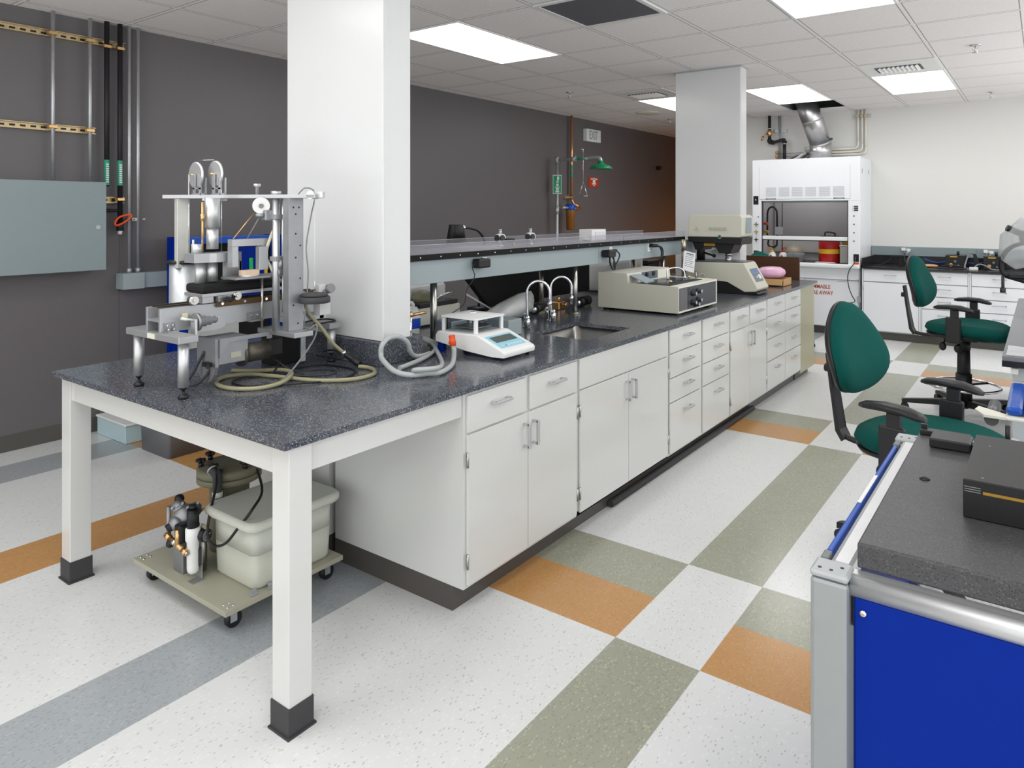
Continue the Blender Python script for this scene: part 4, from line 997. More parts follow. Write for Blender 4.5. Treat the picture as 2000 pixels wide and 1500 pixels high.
part('cable_gland', MB().box(1.355,1.372,2.42,2.46,.900,.916,.003).cyl((1.36,2.425,.905),(1.35,2.41,.905),.007), 'black')
part('heat_sink', MB().box(1.72,1.86,2.56,2.66,ZT+.001,.96,.003), 'blackm')
# cable ring on the rear plate
solo('cable_ring', 'loop of black cable resting on the rear plate of the aluminium machine', 'cable', MB().tube([(1.83,2.46,.99),(1.88,2.44,.992),(1.935,2.455,.992),(1.945,2.52,.991),(1.90,2.55,.99),(1.84,2.53,.99),(1.80,2.50,1.0)],.0035,n=8), M['black'])

t = thing('yellowed_hose', 'yellowed rubber hose coiled on the worktop in front of the machine', 'hose', (1.6,2.3,ZT))
z = ZT+.0085
obj('tube', MB().tube([(1.555,2.60,z),(1.60,2.50,z+.004),(1.645,2.42,z+.010),(1.635,2.33,z+.012),(1.552,2.262,z+.004),(1.465,2.26,z),(1.404,2.32,z),(1.393,2.405,z),(1.428,2.488,z),(1.491,2.525,z),(1.56,2.48,z),(1.60,2.36,z),(1.642,2.20,z),(1.729,2.10,z),(1.825,2.096,z),(1.877,2.144,z),(1.90,2.20,z),(1.88,2.24,z+.004)],.0078,n=12), M['hose_y'], t)
obj('tube', MB().tube([(1.69,2.325,1.13),(1.705,2.33,1.07),(1.76,2.32,1.0),(1.81,2.31,.93),(1.85,2.30,.89)],.007,n=10), M['hose_y'], t)
obj('hose_clamp', MB().cyl((1.85,2.30,.892),(1.858,2.297,.882),.0105,n=14), M['chrome'], t)
obj('connector', MB().tube([(1.853,2.30,.886),(1.875,2.275,.862),(1.885,2.24,.842)],.013,n=12,rad=[.009,.012,.012,.015,.015,.012]), M['black'], t)
t = thing('black_cable', 'loose black cables coiled on the worktop beneath the machine', 'cable', (1.65,2.3,ZT))
z = ZT+.0045
obj('cord', MB().tube([(1.66,2.44,.87),(1.60,2.42,z),(1.53,2.47,z),(1.46,2.44,z),(1.45,2.36,z),(1.481,2.315,z),(1.60,2.205,z+.001),(1.72,2.155,z+.001),(1.83,2.20,z),(1.86,2.30,z),(1.83,2.42,z),(1.72,2.46,z)],.0032,n=8), M['black'], t)
obj('cord', MB().tube([(1.66,2.47,.87),(1.70,2.40,z),(1.78,2.36,z),(1.80,2.28,z),(1.74,2.25,z),(1.66,2.32,z),(1.60,2.40,z)],.003,n=8), M['rubber'], t)
obj('cord', MB().tube([(1.69,2.30,1.0),(1.71,2.28,1.02),(1.70,2.28,.97),(1.64,2.28,.90),(1.59,2.30,.84),(1.58,2.32,z)],.0035,n=8), M['grey_pl'], t)
obj('cord', MB().tube([(1.87,2.45,ZT+.05),(1.86,2.38,ZT+.065),(1.86,2.32,ZT+.06),(1.855,2.298,ZT+.062)],.0035,n=8), M['black'], t)

# ---------------------------------------------------------------- rolling base with tank under the table
D = thing('rolling_base', 'khaki board on black casters carrying tank and regulator under the table', 'dolly', (1.57,2.6,0))
obj('board', MB().box(1.325,1.815,2.255,2.905,.082,.100,.001), M['khaki'], D)
for (x, y) in ((1.385,2.32),(1.385,2.87),(1.78,2.32),(1.78,2.87)):
    c = obj('caster', MB().box(x-.022,x+.022,y-.022,y+.022,.078,.0815).box(x-.012,x+.012,y-.017,y-.014,.025,.079).box(x-.012,x+.012,y+.014,y+.017,.025,.079), M['galv'], D)
    obj('wheel', MB().lathe([(.024,-.012),(.029,-.009),(.029,.009),(.024,.012)], (x+.006,y,.0295), 'y', 24), M['black'], c)
for (x,y) in ((1.345,2.275),(1.365,2.275),(1.345,2.30),(1.365,2.30),(1.345,2.86),(1.37,2.86),(1.345,2.885),(1.37,2.885)):
    obj('screw_head', MB().lathe([(.006,0),(.005,.003),(.001,.004)], (x,y,.1), n=10), M['chrome'], D)
K = thing('tank', 'milky plastic tank with thick lid on the rolling base', 'tank', (1.6,2.42,.1))
tx0, tx1, ty0, ty1 = 1.450, 1.790, 2.285, 2.555
obj('shell', MB().loft([rr(tx0+.01,tx1-.01,ty0+.01,ty1-.01,.101,.03), rr(tx0+.004,tx1-.004,ty0+.004,ty1-.004,.112,.03), rr(tx0,tx1,ty0,ty1,.225,.03)]), M['tank_lo'], K, )
obj('upper_shell', MB().loft([rr(tx0,tx1,ty0,ty1,.2255,.03), rr(tx0-.001,tx1+.001,ty0-.001,ty1+.001,.318,.03)]), M['tank'], K)
obj('lid', MB().loft([rr(tx0-.022,tx1+.022,ty0-.022,ty1+.022,.318,.04), rr(tx0-.03,tx1+.03,ty0-.03,ty1+.03,.328,.045), rr(tx0-.03,tx1+.03,ty0-.03,ty1+.03,.345,.045), rr(tx0-.02,tx1+.02,ty0-.02,ty1+.02,.355,.04)]), M['tank'], K)
for (x,y) in ((1.43,2.27),(1.49,2.262)): obj('hold_down', MB().box(x,x+.03,y-.0,y+.018,.101,.104).box(x+.01,x+.03,y+.015,y+.018,.104,.116), M['galv'], K)
F_ = thing('filter_housing', 'drab olive round filter housing with black knobs behind the tank lid', 'filter', (1.60,2.66,.1))
fc = (1.606,2.703)
obj('body', MB().lathe([(.075,0),(.075,.27)], (fc[0],fc[1],.101), n=36), M['drab'], F_)
obj('flange', MB().lathe([(.115,0),(.122,.004),(.122,.024),(.118,.026)], (fc[0],fc[1],.371), n=40), M['drab'], F_)
obj('cover', MB().lathe([(.118,0),(.122,.003),(.122,.026),(.112,.034),(.02,.040)], (fc[0],fc[1],.3985), n=40), M['drab'], F_)
for a in (2.6, 3.6, 4.75, .9, 5.9, 1.8):
    x, y = fc[0]+.105*math.cos(a), fc[1]+.105*math.sin(a)
    s = MB().cyl((x,y,.43),(x,y,.452),.010)
    for q in range(5):
        s.ball((x+.013*math.cos(q*1.257), y+.013*math.sin(q*1.257), .457), .008, u=8, v=6)
    s.ball((x,y,.458),.013,.013,.008,10,6)
    obj('star_knob', s, M['black'], F_)
obj('riser_pipe', MB().tube([(1.495,2.60,.356),(1.495,2.60,.40),(1.497,2.605,.43),(1.495,2.625,.448),(1.494,2.65,.455)],.017,n=14), M['rubber'], F_)
obj('pipe_union', MB().cyl((1.495,2.60,.355),(1.495,2.60,.375),.019).cyl((1.494,2.632,.45),(1.494,2.636,.452),.020), M['tank'], F_)
obj('drain_pipe', MB().cyl((1.528,2.640,.15),(1.528,2.640,.44),.013), M['rubber'], F_)
obj('hose', MB().tube([(1.512,2.60,.458),(1.49,2.585,.40),(1.46,2.55,.33),(1.435,2.53,.27),(1.445,2.49,.235),(1.465,2.40,.28),(1.52,2.30,.37),(1.60,2.33,.42),(1.66,2.42,.46)],.005,n=8), M['black'], F_) if False else \
obj('hose', MB().tube([(1.50,2.62,.465),(1.475,2.575,.41),(1.425,2.53,.33),(1.405,2.51,.265),(1.405,2.47,.238),(1.41,2.40,.262),(1.425,2.34,.33),(1.46,2.31,.39),(1.53,2.36,.42),(1.60,2.50,.45)],.005,n=8), M['black'], F_)
G_ = thing('air_regulator', 'diaphragm pump with brass fittings and white regulator bowl on the rolling base', 'regulator', (1.39,2.62,.1))
gx, gy = 1.375, 2.555
obj('bowl', MB().lathe([(.012,0),(.019,.008),(.021,.02),(.021,.115),(.026,.125),(.026,.165),(.020,.17)], (gx,gy,.125)), M['white'], G_)
obj('sight_slot', MB().box(gx+.010,gx+.0215,gy-.0205,gy-.014,.15,.215), M['rubber'], G_)
obj('adjust_knob', MB().cyl((gx,gy,.295),(gx,gy,.36),.021,n=20).cyl((gx,gy,.36),(gx,gy,.375),.012), M['black'], G_)
gg = obj('gauge', MB().cyl((gx+.022,gy-.005,.262),(gx+.030,gy-.040,.262),.024,n=24), M['black'], G_)
obj('gauge_face', MB().cyl((gx+.030,gy-.0402,.262),(gx+.0302,gy-.0408,.262),.021,n=24), M['grey_pl'], gg)
obj('needle', MB().cyl((gx+.016,gy-.0425,.256),(gx+.044,gy-.0405,.268),.0012,n=6), M['white'], gg)
obj('bracket', MB().box(gx+.022,gx+.026,gy-.02,gy+.03,.101,.26,.001).box(gx-.02,gx+.026,gy-.035,gy-.0,.1,.103), M['alu'], G_)
b = MB()
pc = Vector((1.40,2.655,.30)); Mp = frame(pc, (.85,-.5,.15), (0,.0,1))
for q in range(4):
    a = q*PI/2+.3; b.ball(pc+Vector((.042*math.cos(a),.0+.042*math.sin(a)*.6,.035*math.sin(a))), .026,.03,.026,12,8)
b.ball(pc,.045,.045,.045)
obj('pump_body', b, M['alud'], G_)
obj('pump_base', MB().box(1.37,1.44,2.62,2.69,.101,.20,.004).cyl((1.36,2.70,.2),(1.36,2.70,.34),.008).cyl((1.40,2.60,.2),(1.40,2.60,.34),.007), M['alud'], G_)
for q in range(7): obj('pump_bolt', MB().cyl((1.36+.012*q,2.655-.014*q+.02,.335+.008*(q%3)),(1.355+.012*q,2.645-.014*q+.02,.345+.008*(q%3)),.005,n=6), M['galv'], G_)
obj('black_manifold', MB().cyl((1.375,2.64,.30),(1.33,2.655,.275),.016).box(1.34,1.375,2.585,2.625,.23,.30,.008).ball((1.335,2.64,.225),.015).ball((1.40,2.70,.355),.018), M['black'], G_)
obj('brass_tee', MB().cyl((1.338,2.655,.245),(1.345,2.56,.215),.009,n=10).cyl((1.335,2.67,.25),(1.337,2.645,.243),.012,n=6).cyl((1.342,2.60,.225),(1.342,2.60,.285),.010,n=8).cyl((1.345,2.57,.217),(1.346,2.545,.210),.012,n=6), M['brass'], G_)
obj('hex_union', MB().cyl((1.340,2.625,.235),(1.341,2.612,.231),.0125,n=6).cyl((1.347,2.548,.211),(1.347,2.540,.209),.008), M['chrome'], G_)
obj('tag', MB().box(1.40,1.404,2.515,2.545,.24,.30), mat('faded_tag', rgb(150,142,120), .7), G_)
obj('rear_cylinder', MB().cyl((1.43,2.59,.105),(1.43,2.59,.26),.016), M['steel'], G_)
# ---------------------------------------------------------------- charcoal wall services
t = thing('electrical_panel', 'large flat grey-blue electrical cabinet mounted on the charcoal wall', 'cabinet', (1.65,5.05,1.07))
obj('box', MB().box(1.10,2.098,4.99,5.119,1.079,1.640,.002), M['panel_g'], t)
obj('door', MB().box(1.095,2.105,4.975,4.989,1.075,1.644,.003), M['panel_g'], t)
obj('latch', MB().cyl((2.055,4.975,1.352),(2.055,4.971,1.352),.014,n=24), M['galv'], t)
def conduit(x, z0, z1, r, label, m='galv', y=5.06, g='wall conduits above the panel', bands=()):
    t = thing('conduit', label, 'pipe', (x,y,z0), g)
    obj('tube', MB().cyl((x,y,z0),(x,y,z1),r,n=18), M[m], t)
    for z in bands: obj('strap', MB().box(x-r-.012,x+r+.012,y-r-.003,y+r+.006,z-.010,z+.010,.002), M['brass'], t)
    return t
k = .9883
conduit(1.832,1.645,HC,.0115,'galvanised conduit running up from the panel, leftmost',bands=(2.57,1.985))
conduit(2.043,1.645,HC,.0115,'galvanised conduit running up from the panel, second from left',bands=(2.565,1.98))
t = conduit(2.283,1.043,HC,.0115,'long galvanised conduit right of the dark pipes, nearer of the pair',bands=())
obj('coupling', MB().cyl((2.283,5.06,1.035),(2.283,5.06,1.07),.016,n=14), M['galv'], t)
t = conduit(2.340,1.043,HC,.0115,'long galvanised conduit right of the dark pipes, farther of the pair',bands=())
obj('coupling', MB().cyl((2.340,5.06,1.035),(2.340,5.06,1.07),.016,n=14), M['galv'], t)
solo('pipe_clamp', 'small grey clamp joining the two long conduits', 'clamp', MB().box(2.295,2.328,5.045,5.12,1.39,1.41).cyl((2.31,5.04,1.40),(2.31,5.02,1.40),.006).cyl((2.36,5.04,1.40),(2.375,5.03,1.40),.008), M['galv'])
for x, z0, lb in ((2.143,1.62,'dark gas pipe with a green label, left of the pair'),(2.225,1.38,'dark gas pipe with a green label and an orange valve handle')):
    t = thing('gas_pipe', lb, 'pipe', (x,5.06,z0), 'dark pipes beside the panel')
    b = MB().cyl((x,5.06,z0),(x,5.06,HC),.0155,n=18)
    if z0 < 1.5: b.cyl((x,5.06,1.325),(x,5.06,1.38),.022,n=14).cyl((x,5.06,1.46),(2.106,5.06,1.46),.011,n=12)
    obj('tube', b, M['dpipe'], t)
    w_ = obj('pipe_label', MB().cyl((x,5.06,1.628),(x,5.06,1.795),.0162,n=18,caps=False), M['teal'], t)
    s = MB()
    for q in range(9):
        z = 1.645+q*.0145; s.box(x-.011,x+.006,5.0425,5.0432+.001,z,z+.009)
    obj('label_print', s, M['paper'], w_)
    for z in (2.545,) + ((1.535,) if z0 < 1.5 else ()): obj('strap', MB().box(x-.022,x+.022,5.040,5.083,z-.010,z+.010,.002), M['brass'], t)
    if z0 < 1.5:
        obj('valve_handle', MB().tube([(x-.045,5.03,1.375),(x-.02,5.025,1.415),(x+.035,5.02,1.432),(x+.055,5.02,1.425),(x+.03,5.022,1.395),(x-.025,5.03,1.362)],.007,closed=True,n=8), M['orange'], t)
        obj('end_plug', MB().cyl((x,5.06,1.300),(x,5.06,1.327),.012,.016,n=12), M['paper'], t)
def strut(x0, x1, z, label):
    t = thing('strut_channel', label, 'strut', ((x0+x1)/2,5.1,z-.02), 'slotted strut channels on the charcoal wall')
    obj('channel', MB().box(x0,x1,5.083,5.119,z-.021,z-.017).box(x0,x1,5.083,5.119,z+.017,z+.021).box(x0,x1,5.114,5.119,z-.017,z+.017), M['gold'], t)
    s = MB(); x = x0+.03
    while x < x1-.04: s.box(x,x+.03,5.1128,5.1142,z-.006,z+.006); x += .055
    obj('slots', s, M['black'], t)
strut(1.15, 2.272, 2.572, 'upper slotted strut channel near the ceiling behind the conduits')
strut(1.15, 2.088, 1.982, 'lower slotted strut channel above the electrical panel')
strut(2.110, 2.262, 1.530, 'short slotted strut right of the electrical panel')
t = thing('wall_raceway', 'grey surface raceway box on the charcoal wall leading behind the machine', 'raceway', (2.5,5.08,.92))
obj('end_box', MB().box(2.225,2.362,5.01,5.119,.93,1.038,.002), M['grey_e'], t)
obj('channel', MB().box(2.366,7.0,5.03,5.119,.932,1.036,.002), M['grey_e'], t)
# blue rack, grey bin, teal box on the floor by the wall
t = thing('blue_rack', 'blue steel rack with dark interior standing behind the machine', 'rack', (2.9,4.9,0))
for x in (2.510,3.25):
    for y in (4.84,4.98): obj('corner_post', MB().box(x,x+.05,y-.02,y+.03,0,1.275,.003), M['blue'], t)
obj('side_sheet', MB().box(2.515,2.520,4.87,4.96,.05,1.27), M['blue'], t)
for q in ((2.56,3.25,4.825,4.855),(2.56,3.25,4.97,5.0)): obj('top_rail', MB().box(*q,1.225,1.273,.003), M['blue2'], t)
obj('dark_sheet', MB().box(2.56,3.245,4.90,4.95,.10,1.22).box(2.56,3.245,4.84,4.91,.10,.12), M['blackm'], t)  # matte black sheet put in for the dark interior of the rack
obj('blue_panel', MB().box(2.90,3.16,4.85,4.87,.80,1.19,.002), M['blue'], t)
obj('caution_strip', MB().box(3.165,3.19,4.85,4.87,.95,1.12), M['yellow'], t)
obj('grey_drawer', MB().box(2.57,2.95,4.84,4.897,.42,.68,.004), mat('rack_drawer', rgb(186,190,190), .5), t)
solo('grey_bin', 'dark grey rectangular bin on the floor beyond the table legs', 'bin', MB().loft([rr(2.105,2.56,4.18,4.515,.001,.02), rr(2.09,2.575,4.165,4.53,.42,.02)]), M['steelbox'])
t = thing('pale_box', 'pale teal flat box on the floor against the charcoal wall', 'box', (2.25,4.85,0))
obj('body', MB().box(2.085,2.29,4.67,5.06,.001,.11,.004), M['tealbox'], t)
obj('lid', MB().box(2.08,2.295,4.66,5.07,.111,.125,.004), M['white'], t)
# ---------------------------------------------------------------- safety shower
t = thing('safety_shower', 'green safety shower head on a grey pipe with pull handle', 'shower', (7.35,5.0,0))
sx, sy = 7.35, 5.0
obj('standpipe', MB().cyl((sx,sy,0),(sx,sy,2.13),.021,n=16).cyl((sx,sy,2.06),(sx,sy,2.14),.028,n=14).cyl((sx,sy,1.42),(sx,sy,1.52),.028,n=14).lathe([(.06,0),(.06,.01),(.03,.015)],(sx,sy,.0)), M['galv'], t)
obj('arm_pipe', MB().tube([(sx,sy,2.10),(sx,4.80,2.10),(sx,4.50,2.10)],.017,smooth=False).tube([(sx,4.52,2.10),(sx,4.41,2.10),(sx,4.37,2.085),(sx,4.36,2.04)],.024,n=12), M['galv'], t)
obj('arm_label', MB().cyl((sx,4.58,2.10),(sx,4.70,2.10),.0185), M['teal'], t)
obj('head', MB().lathe([(.03,.08),(.035,.05),(.06,.035),(.11,.018),(.135,-.005),(.138,-.022),(.12,-.024),(.01,-.012)][::-1], (sx,4.36,1.985), n=36), M['green'], t)
obj('valve_body', MB().ball((sx,4.75,2.10),.032).cyl((sx,4.72,2.10),(sx,4.78,2.10),.03), M['galv'], t)
obj('lever', MB().tube([(sx,4.75,2.13),(sx-.02,4.67,2.17),(sx-.02,4.61,2.215),(sx-.02,4.60,2.20)],.013,smooth=False), M['chrome'], t)
obj('pull_rod', MB().tube([(sx-.02,4.60,2.20),(sx-.02,4.60,1.80)],.005,smooth=False).cyl((sx-.02,4.60,1.81),(sx-.02,4.66,1.64),.006,n=8).cyl((sx-.02,4.60,1.81),(sx-.02,4.54,1.64),.006,n=8).cyl((sx-.02,4.665,1.64),(sx-.02,4.535,1.64),.006,n=8), M['chrome'], t)
Ms = frame((sx-.04,sy-.03,1.79),(.5,-.866,0),(0,0,1))
sg = thing('shower_sign', 'green and white emergency shower sign on the grey standpipe', 'sign', (sx-.04,sy-.04,1.665))
Ms = Ms @ Matrix.Diagonal((.72,.95,1,1))
bd = obj('backing', MB().box(-.075,.075,-.125,.125,-.002,.002,.0,M=Ms), M['signwhite'], sg)
obj('green_field', MB().box(-.068,.068,-.117,.117,.0021,.003,M=Ms), M['signgreen'], sg)
s = MB()
s.box(.0,.035,.06,.105,.0031,.0036,M=Ms)
for q in range(4): s.box(-.01+.01*q,-.004+.01*q,.02,.055,.0031,.0036,M=Ms)
s.cyl(Ms@Vector((.005,-.005,.0031)),Ms@Vector((.005,-.005,.0036)),.016,n=14)
s.box(-.02,.03,-.075,-.025,.0031,.0036,M=Ms).box(-.035,.045,-.045,-.030,.0031,.0036,M=Ms).box(-.03,.035,-.105,-.08,.0031,.0036,M=Ms)
obj('pictogram', s, M['signwhite'], sg)
t = thing('copper_pipe', 'vertical copper water pipe on the charcoal wall feeding the filter', 'pipe', (7.75,5.06,1.5))
obj('tube', MB().cyl((7.78,5.06,1.60),(7.78,5.06,HC),.019,n=16).tube([(7.78,5.06,1.61),(7.80,5.04,1.55),(7.84,5.02,1.53),(7.84,4.98,1.49),(7.72,4.95,1.485)],.019), M['copper'], t)
obj('pipe_label', MB().cyl((7.78,5.06,2.0),(7.78,5.06,2.06),.0197,caps=False).cyl((7.78,5.06,1.90),(7.78,5.06,1.96),.0197,caps=False), M['teal'], t)
obj('strut_clamp', MB().box(7.66,7.83,5.085,5.119,1.62,1.66,.001).box(7.755,7.805,5.035,5.085,1.63,1.65,.002), M['gold'], t)
t = thing('water_filter', 'amber cartridge water filter with blue head beside the shower pipe', 'filter', (7.57,4.95,1.22))
obj('bowl', MB().lathe([(.040,0),(.052,.01),(.058,.25),(.058,.26)], (7.58,4.95,1.215)), M['amber'], t)
obj('head', MB().lathe([(.064,0),(.066,.01),(.066,.05),(.05,.07),(.03,.075)], (7.58,4.95,1.476)), M['blue2'], t)
obj('inlet', MB().cyl((7.42,4.97,1.50),(7.52,4.95,1.50),.016).cyl((7.64,4.95,1.49),(7.70,4.95,1.487),.018), M['galv'], t)
t = thing('exit_sign', 'white EXIT sign on the charcoal wall', 'sign', (8.37,5.08,2.40))
obj('housing', MB().box(8.16,8.53,5.06,5.119,2.41,2.58,.004), M['signwhite'], t)
obj('lettering', textmb('EXIT', .165, frame((8.335,5.0595,2.495),(1,0,0),(0,0,1)) @ Matrix.Diagonal((.68,1,1,1)), .001), M['inkgreen'], t)
obj('arrow', textmb('>', .04, frame((8.50,5.0595,2.495),(1,0,0),(0,0,1)), .001), M['inkgreen'], t)
t = thing('eyewash_sign', 'small red square sign with white hand shower pictogram on the charcoal wall', 'sign', (8.41,5.1,1.79))
obj('plate', MB().box(8.29,8.545,5.105,5.119,1.79,1.925,.002), M['signred'], t)
s = MB()
s.box(8.33,8.51,5.103,5.1049,1.895,1.908).cyl((8.42,5.103,1.905),(8.42,5.1049,1.905),.018,n=14).box(8.385,8.455,5.103,5.1049,1.83,1.89).prism([(8.36,1.84),(8.42,1.80),(8.48,1.84),(8.47,1.845),(8.42,1.812),(8.37,1.845)],'y',5.103,5.1049)
obj('pictogram', s, M['signwhite'], t)
solo('wall_sensor', 'small black knob on the brown lit end of the charcoal wall', 'sensor', MB().cyl((10.42,5.119,2.155),(10.42,5.06,2.155),.035,n=16).cyl((10.36,5.08,2.145),(10.48,5.08,2.165),.02,n=12), M['black'])
# ---------------------------------------------------------------- fume hood
HF, HB = 8.72, 9.395            # front and back
hy0_, hy1_ = 1.722, 2.975
oy0, oy1 = 1.850, 2.865         # sash opening
t = thing('fume_hood', 'tall white fume hood with glass sash on a white base', 'fume hood', (9.05,2.35,.8))
b = MB()
b.box(HF,HF+.09,hy0_,oy0,.83,2.09,.003).box(HF,HF+.09,oy1,hy1_,.83,2.09,.003)
obj('side_post', MB().box(HF,HF+.09,hy0_,oy0,.83,1.58,.003), M['white_e'], t)
obj('side_post', MB().box(HF,HF+.09,oy1,hy1_,.83,1.58,.003), M['white_e'], t)
obj('upper_panel', MB().box(HF,HF+.09,hy0_,hy1_,1.581,2.09,.003), M['white_e'], t)
obj('panel_seam', MB().box(HF-.0006,HF,oy0-.024,oy0-.021,1.60,2.0).box(HF-.0006,HF,oy1+.021,oy1+.024,1.60,2.0), M['hoodint'], t)
obj('side_wall', MB().box(HF+.09,HB,hy0_,hy0_+.02,.83,2.08), M['white_e'], t)
obj('side_wall', MB().box(HF+.09,HB,hy1_-.02,hy1_,.83,2.08), M['white_e'], t)
obj('front_filler', MB().box(HF+.055,HF+.085,oy0-.02,oy1+.02,1.605,2.05), M['hoodint'], t)
obj('roof', MB().box(HF+.09,HB,hy0_+.02,hy1_-.02,2.06,2.08), M['white_e'], t)
obj('slot', MB().box(8.83,8.85,hy0_-.0008,hy0_,1.90,1.95).box(9.20,9.22,hy0_-.0008,hy0_,1.90,1.95), M['black'], t)
obj('frame_bevel', MB().prism([(HF-.001,1.605),(HF+.05,1.57),(HF+.05,1.56),(HF-.001,1.60)],'y',oy0-.02,oy1+.02), M['grey_e'], t)
obj('liner', MB().box(HB-.03,HB-.01,oy0-.06,oy1+.06,.83,2.05).box(HF+.09,HB-.03,oy0-.07,oy0-.05,.83,2.05).box(HF+.09,HB-.03,oy1+.05,oy1+.07,.83,2.05), M['hoodint'], t)
obj('baffle', MB().box(HB-.055,HB-.045,oy0-.02,oy1+.02,.93,1.98), M['hoodint'], t)
obj('work_surface', MB().box(HF+.02,HB-.03,oy0-.05,oy1+.05,.805,.832,.002), M['epoxy'], t)
obj('airfoil_sill', MB().box(HF-.03,HF+.06,hy0_,hy1_,.79,.838,.014), M['white_e'], t)
la = bpy.data.lights.new('hood_fill', 'AREA'); la.shape = 'RECTANGLE'; la.size = .15; la.size_y = .8; la.energy = 7; la.color = (1,.98,.95)  # fill added to brighten the dark hood interior, no fixture modelled
lo = bpy.data.objects.new('hood_fill', la); COL.objects.link(lo); lo.location = (9.0, 2.35, 2.03)
obj('sash_glass', MB().box(HF+.045,HF+.051,oy0,oy1,1.15,1.60), M['glass'], t)
obj('sash_bar', MB().box(HF+.020,HF+.070,oy0,oy1,1.108,1.152,.004), M['white_e'], t)
obj('sash_gasket', MB().box(HF+.03,HF+.06,oy0,oy1,1.098,1.108), M['black'], t)
obj('sash_track', MB().box(HF+.02,HF+.05,oy0-.0,oy0+.012,.838,1.60).box(HF+.02,HF+.05,oy1-.012,oy1,.838,1.60), M['rubber'], t)
for q in range(6):
    y1_ = 2.805 - q*.1578; y0_ = y1_-.125
    s = MB()
    for r in range(10): s.box(HF-.002,HF,y0_,y1_,1.637+r*.0115,1.641+r*.0115)
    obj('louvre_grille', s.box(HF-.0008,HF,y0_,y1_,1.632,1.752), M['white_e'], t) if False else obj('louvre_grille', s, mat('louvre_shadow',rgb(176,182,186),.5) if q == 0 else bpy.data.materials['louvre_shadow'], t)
for y in (2.745,1.95):
    n = obj('nameplate', MB().box(HF-.002,HF,y-.06,y+.06,1.598,1.615), mat('nameplate_grey',rgb(86,90,96),.4), t)
    s = MB()
    for r in range(8): s.box(HF-.003,HF-.002,y-.045+r*.011,y-.038+r*.011,1.603,1.610)
    obj('nameplate_print', s, M['paper'], n)
sw = obj('switch_plate', MB().box(HF-.003,HF,2.898,2.962,1.538,1.645,.001), M['black'], t); obj('toggle', MB().cyl((HF-.012,2.93,1.60),(HF-.003,2.93,1.592),.006), M['paper'], sw)
obj('outlet_plate', MB().box(HF-.003,HF,2.895,2.958,.875,.965,.001), M['black'], t)
obj('outlet_plate', MB().box(HF-.003,HF,1.733,1.792,.872,.960,.001), M['black'], t)
obj('orange_label', MB().box(HF-.003,HF,1.733,1.792,.842,.864,.001), M['orange'], t)
s = MB()
for r in range(3):
    s.box(HF-.004,HF,1.742,1.785,1.458+r*.022,1.474+r*.022).cyl((HF-.004,1.797,1.466+r*.022),(HF,1.797,1.466+r*.022),.004,n=8)
obj('key_hooks', s, M['rubber'], t)
for z in (1.40,1.303,1.207,1.11): obj('plug_button', MB().cyl((HF-.004,1.787,z),(HF,1.787,z),.008,n=12), M['rubber'], t)
obj('plug_button', MB().cyl((HF-.004,2.90,1.385),(HF,2.90,1.385),.007,n=12), M['rubber'], t)
for z, mm in ((1.293,'brass'),(1.198,'yellow'),(1.102,'iron')):
    v = obj('service_valve', MB().cyl((HF-.03,2.918,z),(HF,2.918,z),.008), M['iron'], t)
    h = MB()
    for a in range(4): h.cyl((HF-.028,2.918,z),(HF-.028,2.918+.030*math.cos(a*PI/2),z+.030*math.sin(a*PI/2)),.007,.003,n=8)
    obj('cross_handle', h, M['iron'], v)
    obj('handle_index', MB().cyl((HF-.034,2.918,z),(HF-.030,2.918,z),.012,n=14), M[mm], v)
for z, mm in ((1.30,'orange'),(1.20,'yellow')):
    obj('gas_nozzle', MB().cyl((8.92,2.91,z),(8.92,2.84,z),.016).cyl((8.90,2.84,z),(8.80,2.80,z-.03),.010,.004), M[mm], t)
obj('rubber_hose', MB().tube([(8.95,2.845,1.09),(8.95,2.85,1.03),(8.95,2.80,1.0),(8.95,2.75,1.02),(8.95,2.74,1.08),(8.95,2.74,1.40),(8.95,2.755,1.48),(8.95,2.80,1.51),(8.95,2.845,1.48),(8.95,2.86,1.40),(8.95,2.86,1.15)],.012,n=10), M['black'], t)
obj('rod', MB().cyl((9.1,2.72,.84),(9.1,2.72,1.56),.006,n=10), M['iron'], t)
obj('notice_card', MB().box(8.93,8.932,2.66,2.76,1.16,1.26), M['paper'], t)
# base
t = thing('flammables_cabinet', 'white cabinet under the fume hood with red flammable keep fire away lettering', 'cabinet', (9.05,2.35,0))
obj('carcass', MB().box(8.79,HB,hy0_+.01,hy1_-.01,.09,.788), M['white_e'], t)
obj('apron', MB().box(8.755,8.79,hy0_+.02,hy1_-.02,.655,.788), M['white_e'], t)
for (a, c) in ((1.745,2.348),(2.352,2.955)):
    d = obj('door', MB().box(8.770,8.789,a,c,.10,.648,.002), M['white_e'], t)
    obj('vent', MB().box(8.7685,8.770,a+.13,a+.23,.625,.632), M['hoodint'], d)
obj('lettering', textmb('FLAMMABLE', .066, frame((8.769,2.20,.557),(0,-1,0),(0,0,1))@Matrix.Diagonal((.80,1,1,1)), .0008), M['inkred'], t)
obj('lettering', textmb('KEEP FIRE AWAY', .066, frame((8.769,2.225,.485),(0,-1,0),(0,0,1))@Matrix.Diagonal((.80,1,1,1)), .0008), M['inkred'], t)
obj('latch_rod', MB().cyl((8.76,1.74,.10),(8.76,1.74,.66),.006,n=8).box(8.755,8.768,1.72,1.76,.40,.47,.002).cyl((8.755,1.74,.66),(8.755,1.76,.66),.008), M['galv'], t)
obj('kickplate', MB().box(8.82,HB,hy0_,hy1_,0,.09), M['base_d'], t)
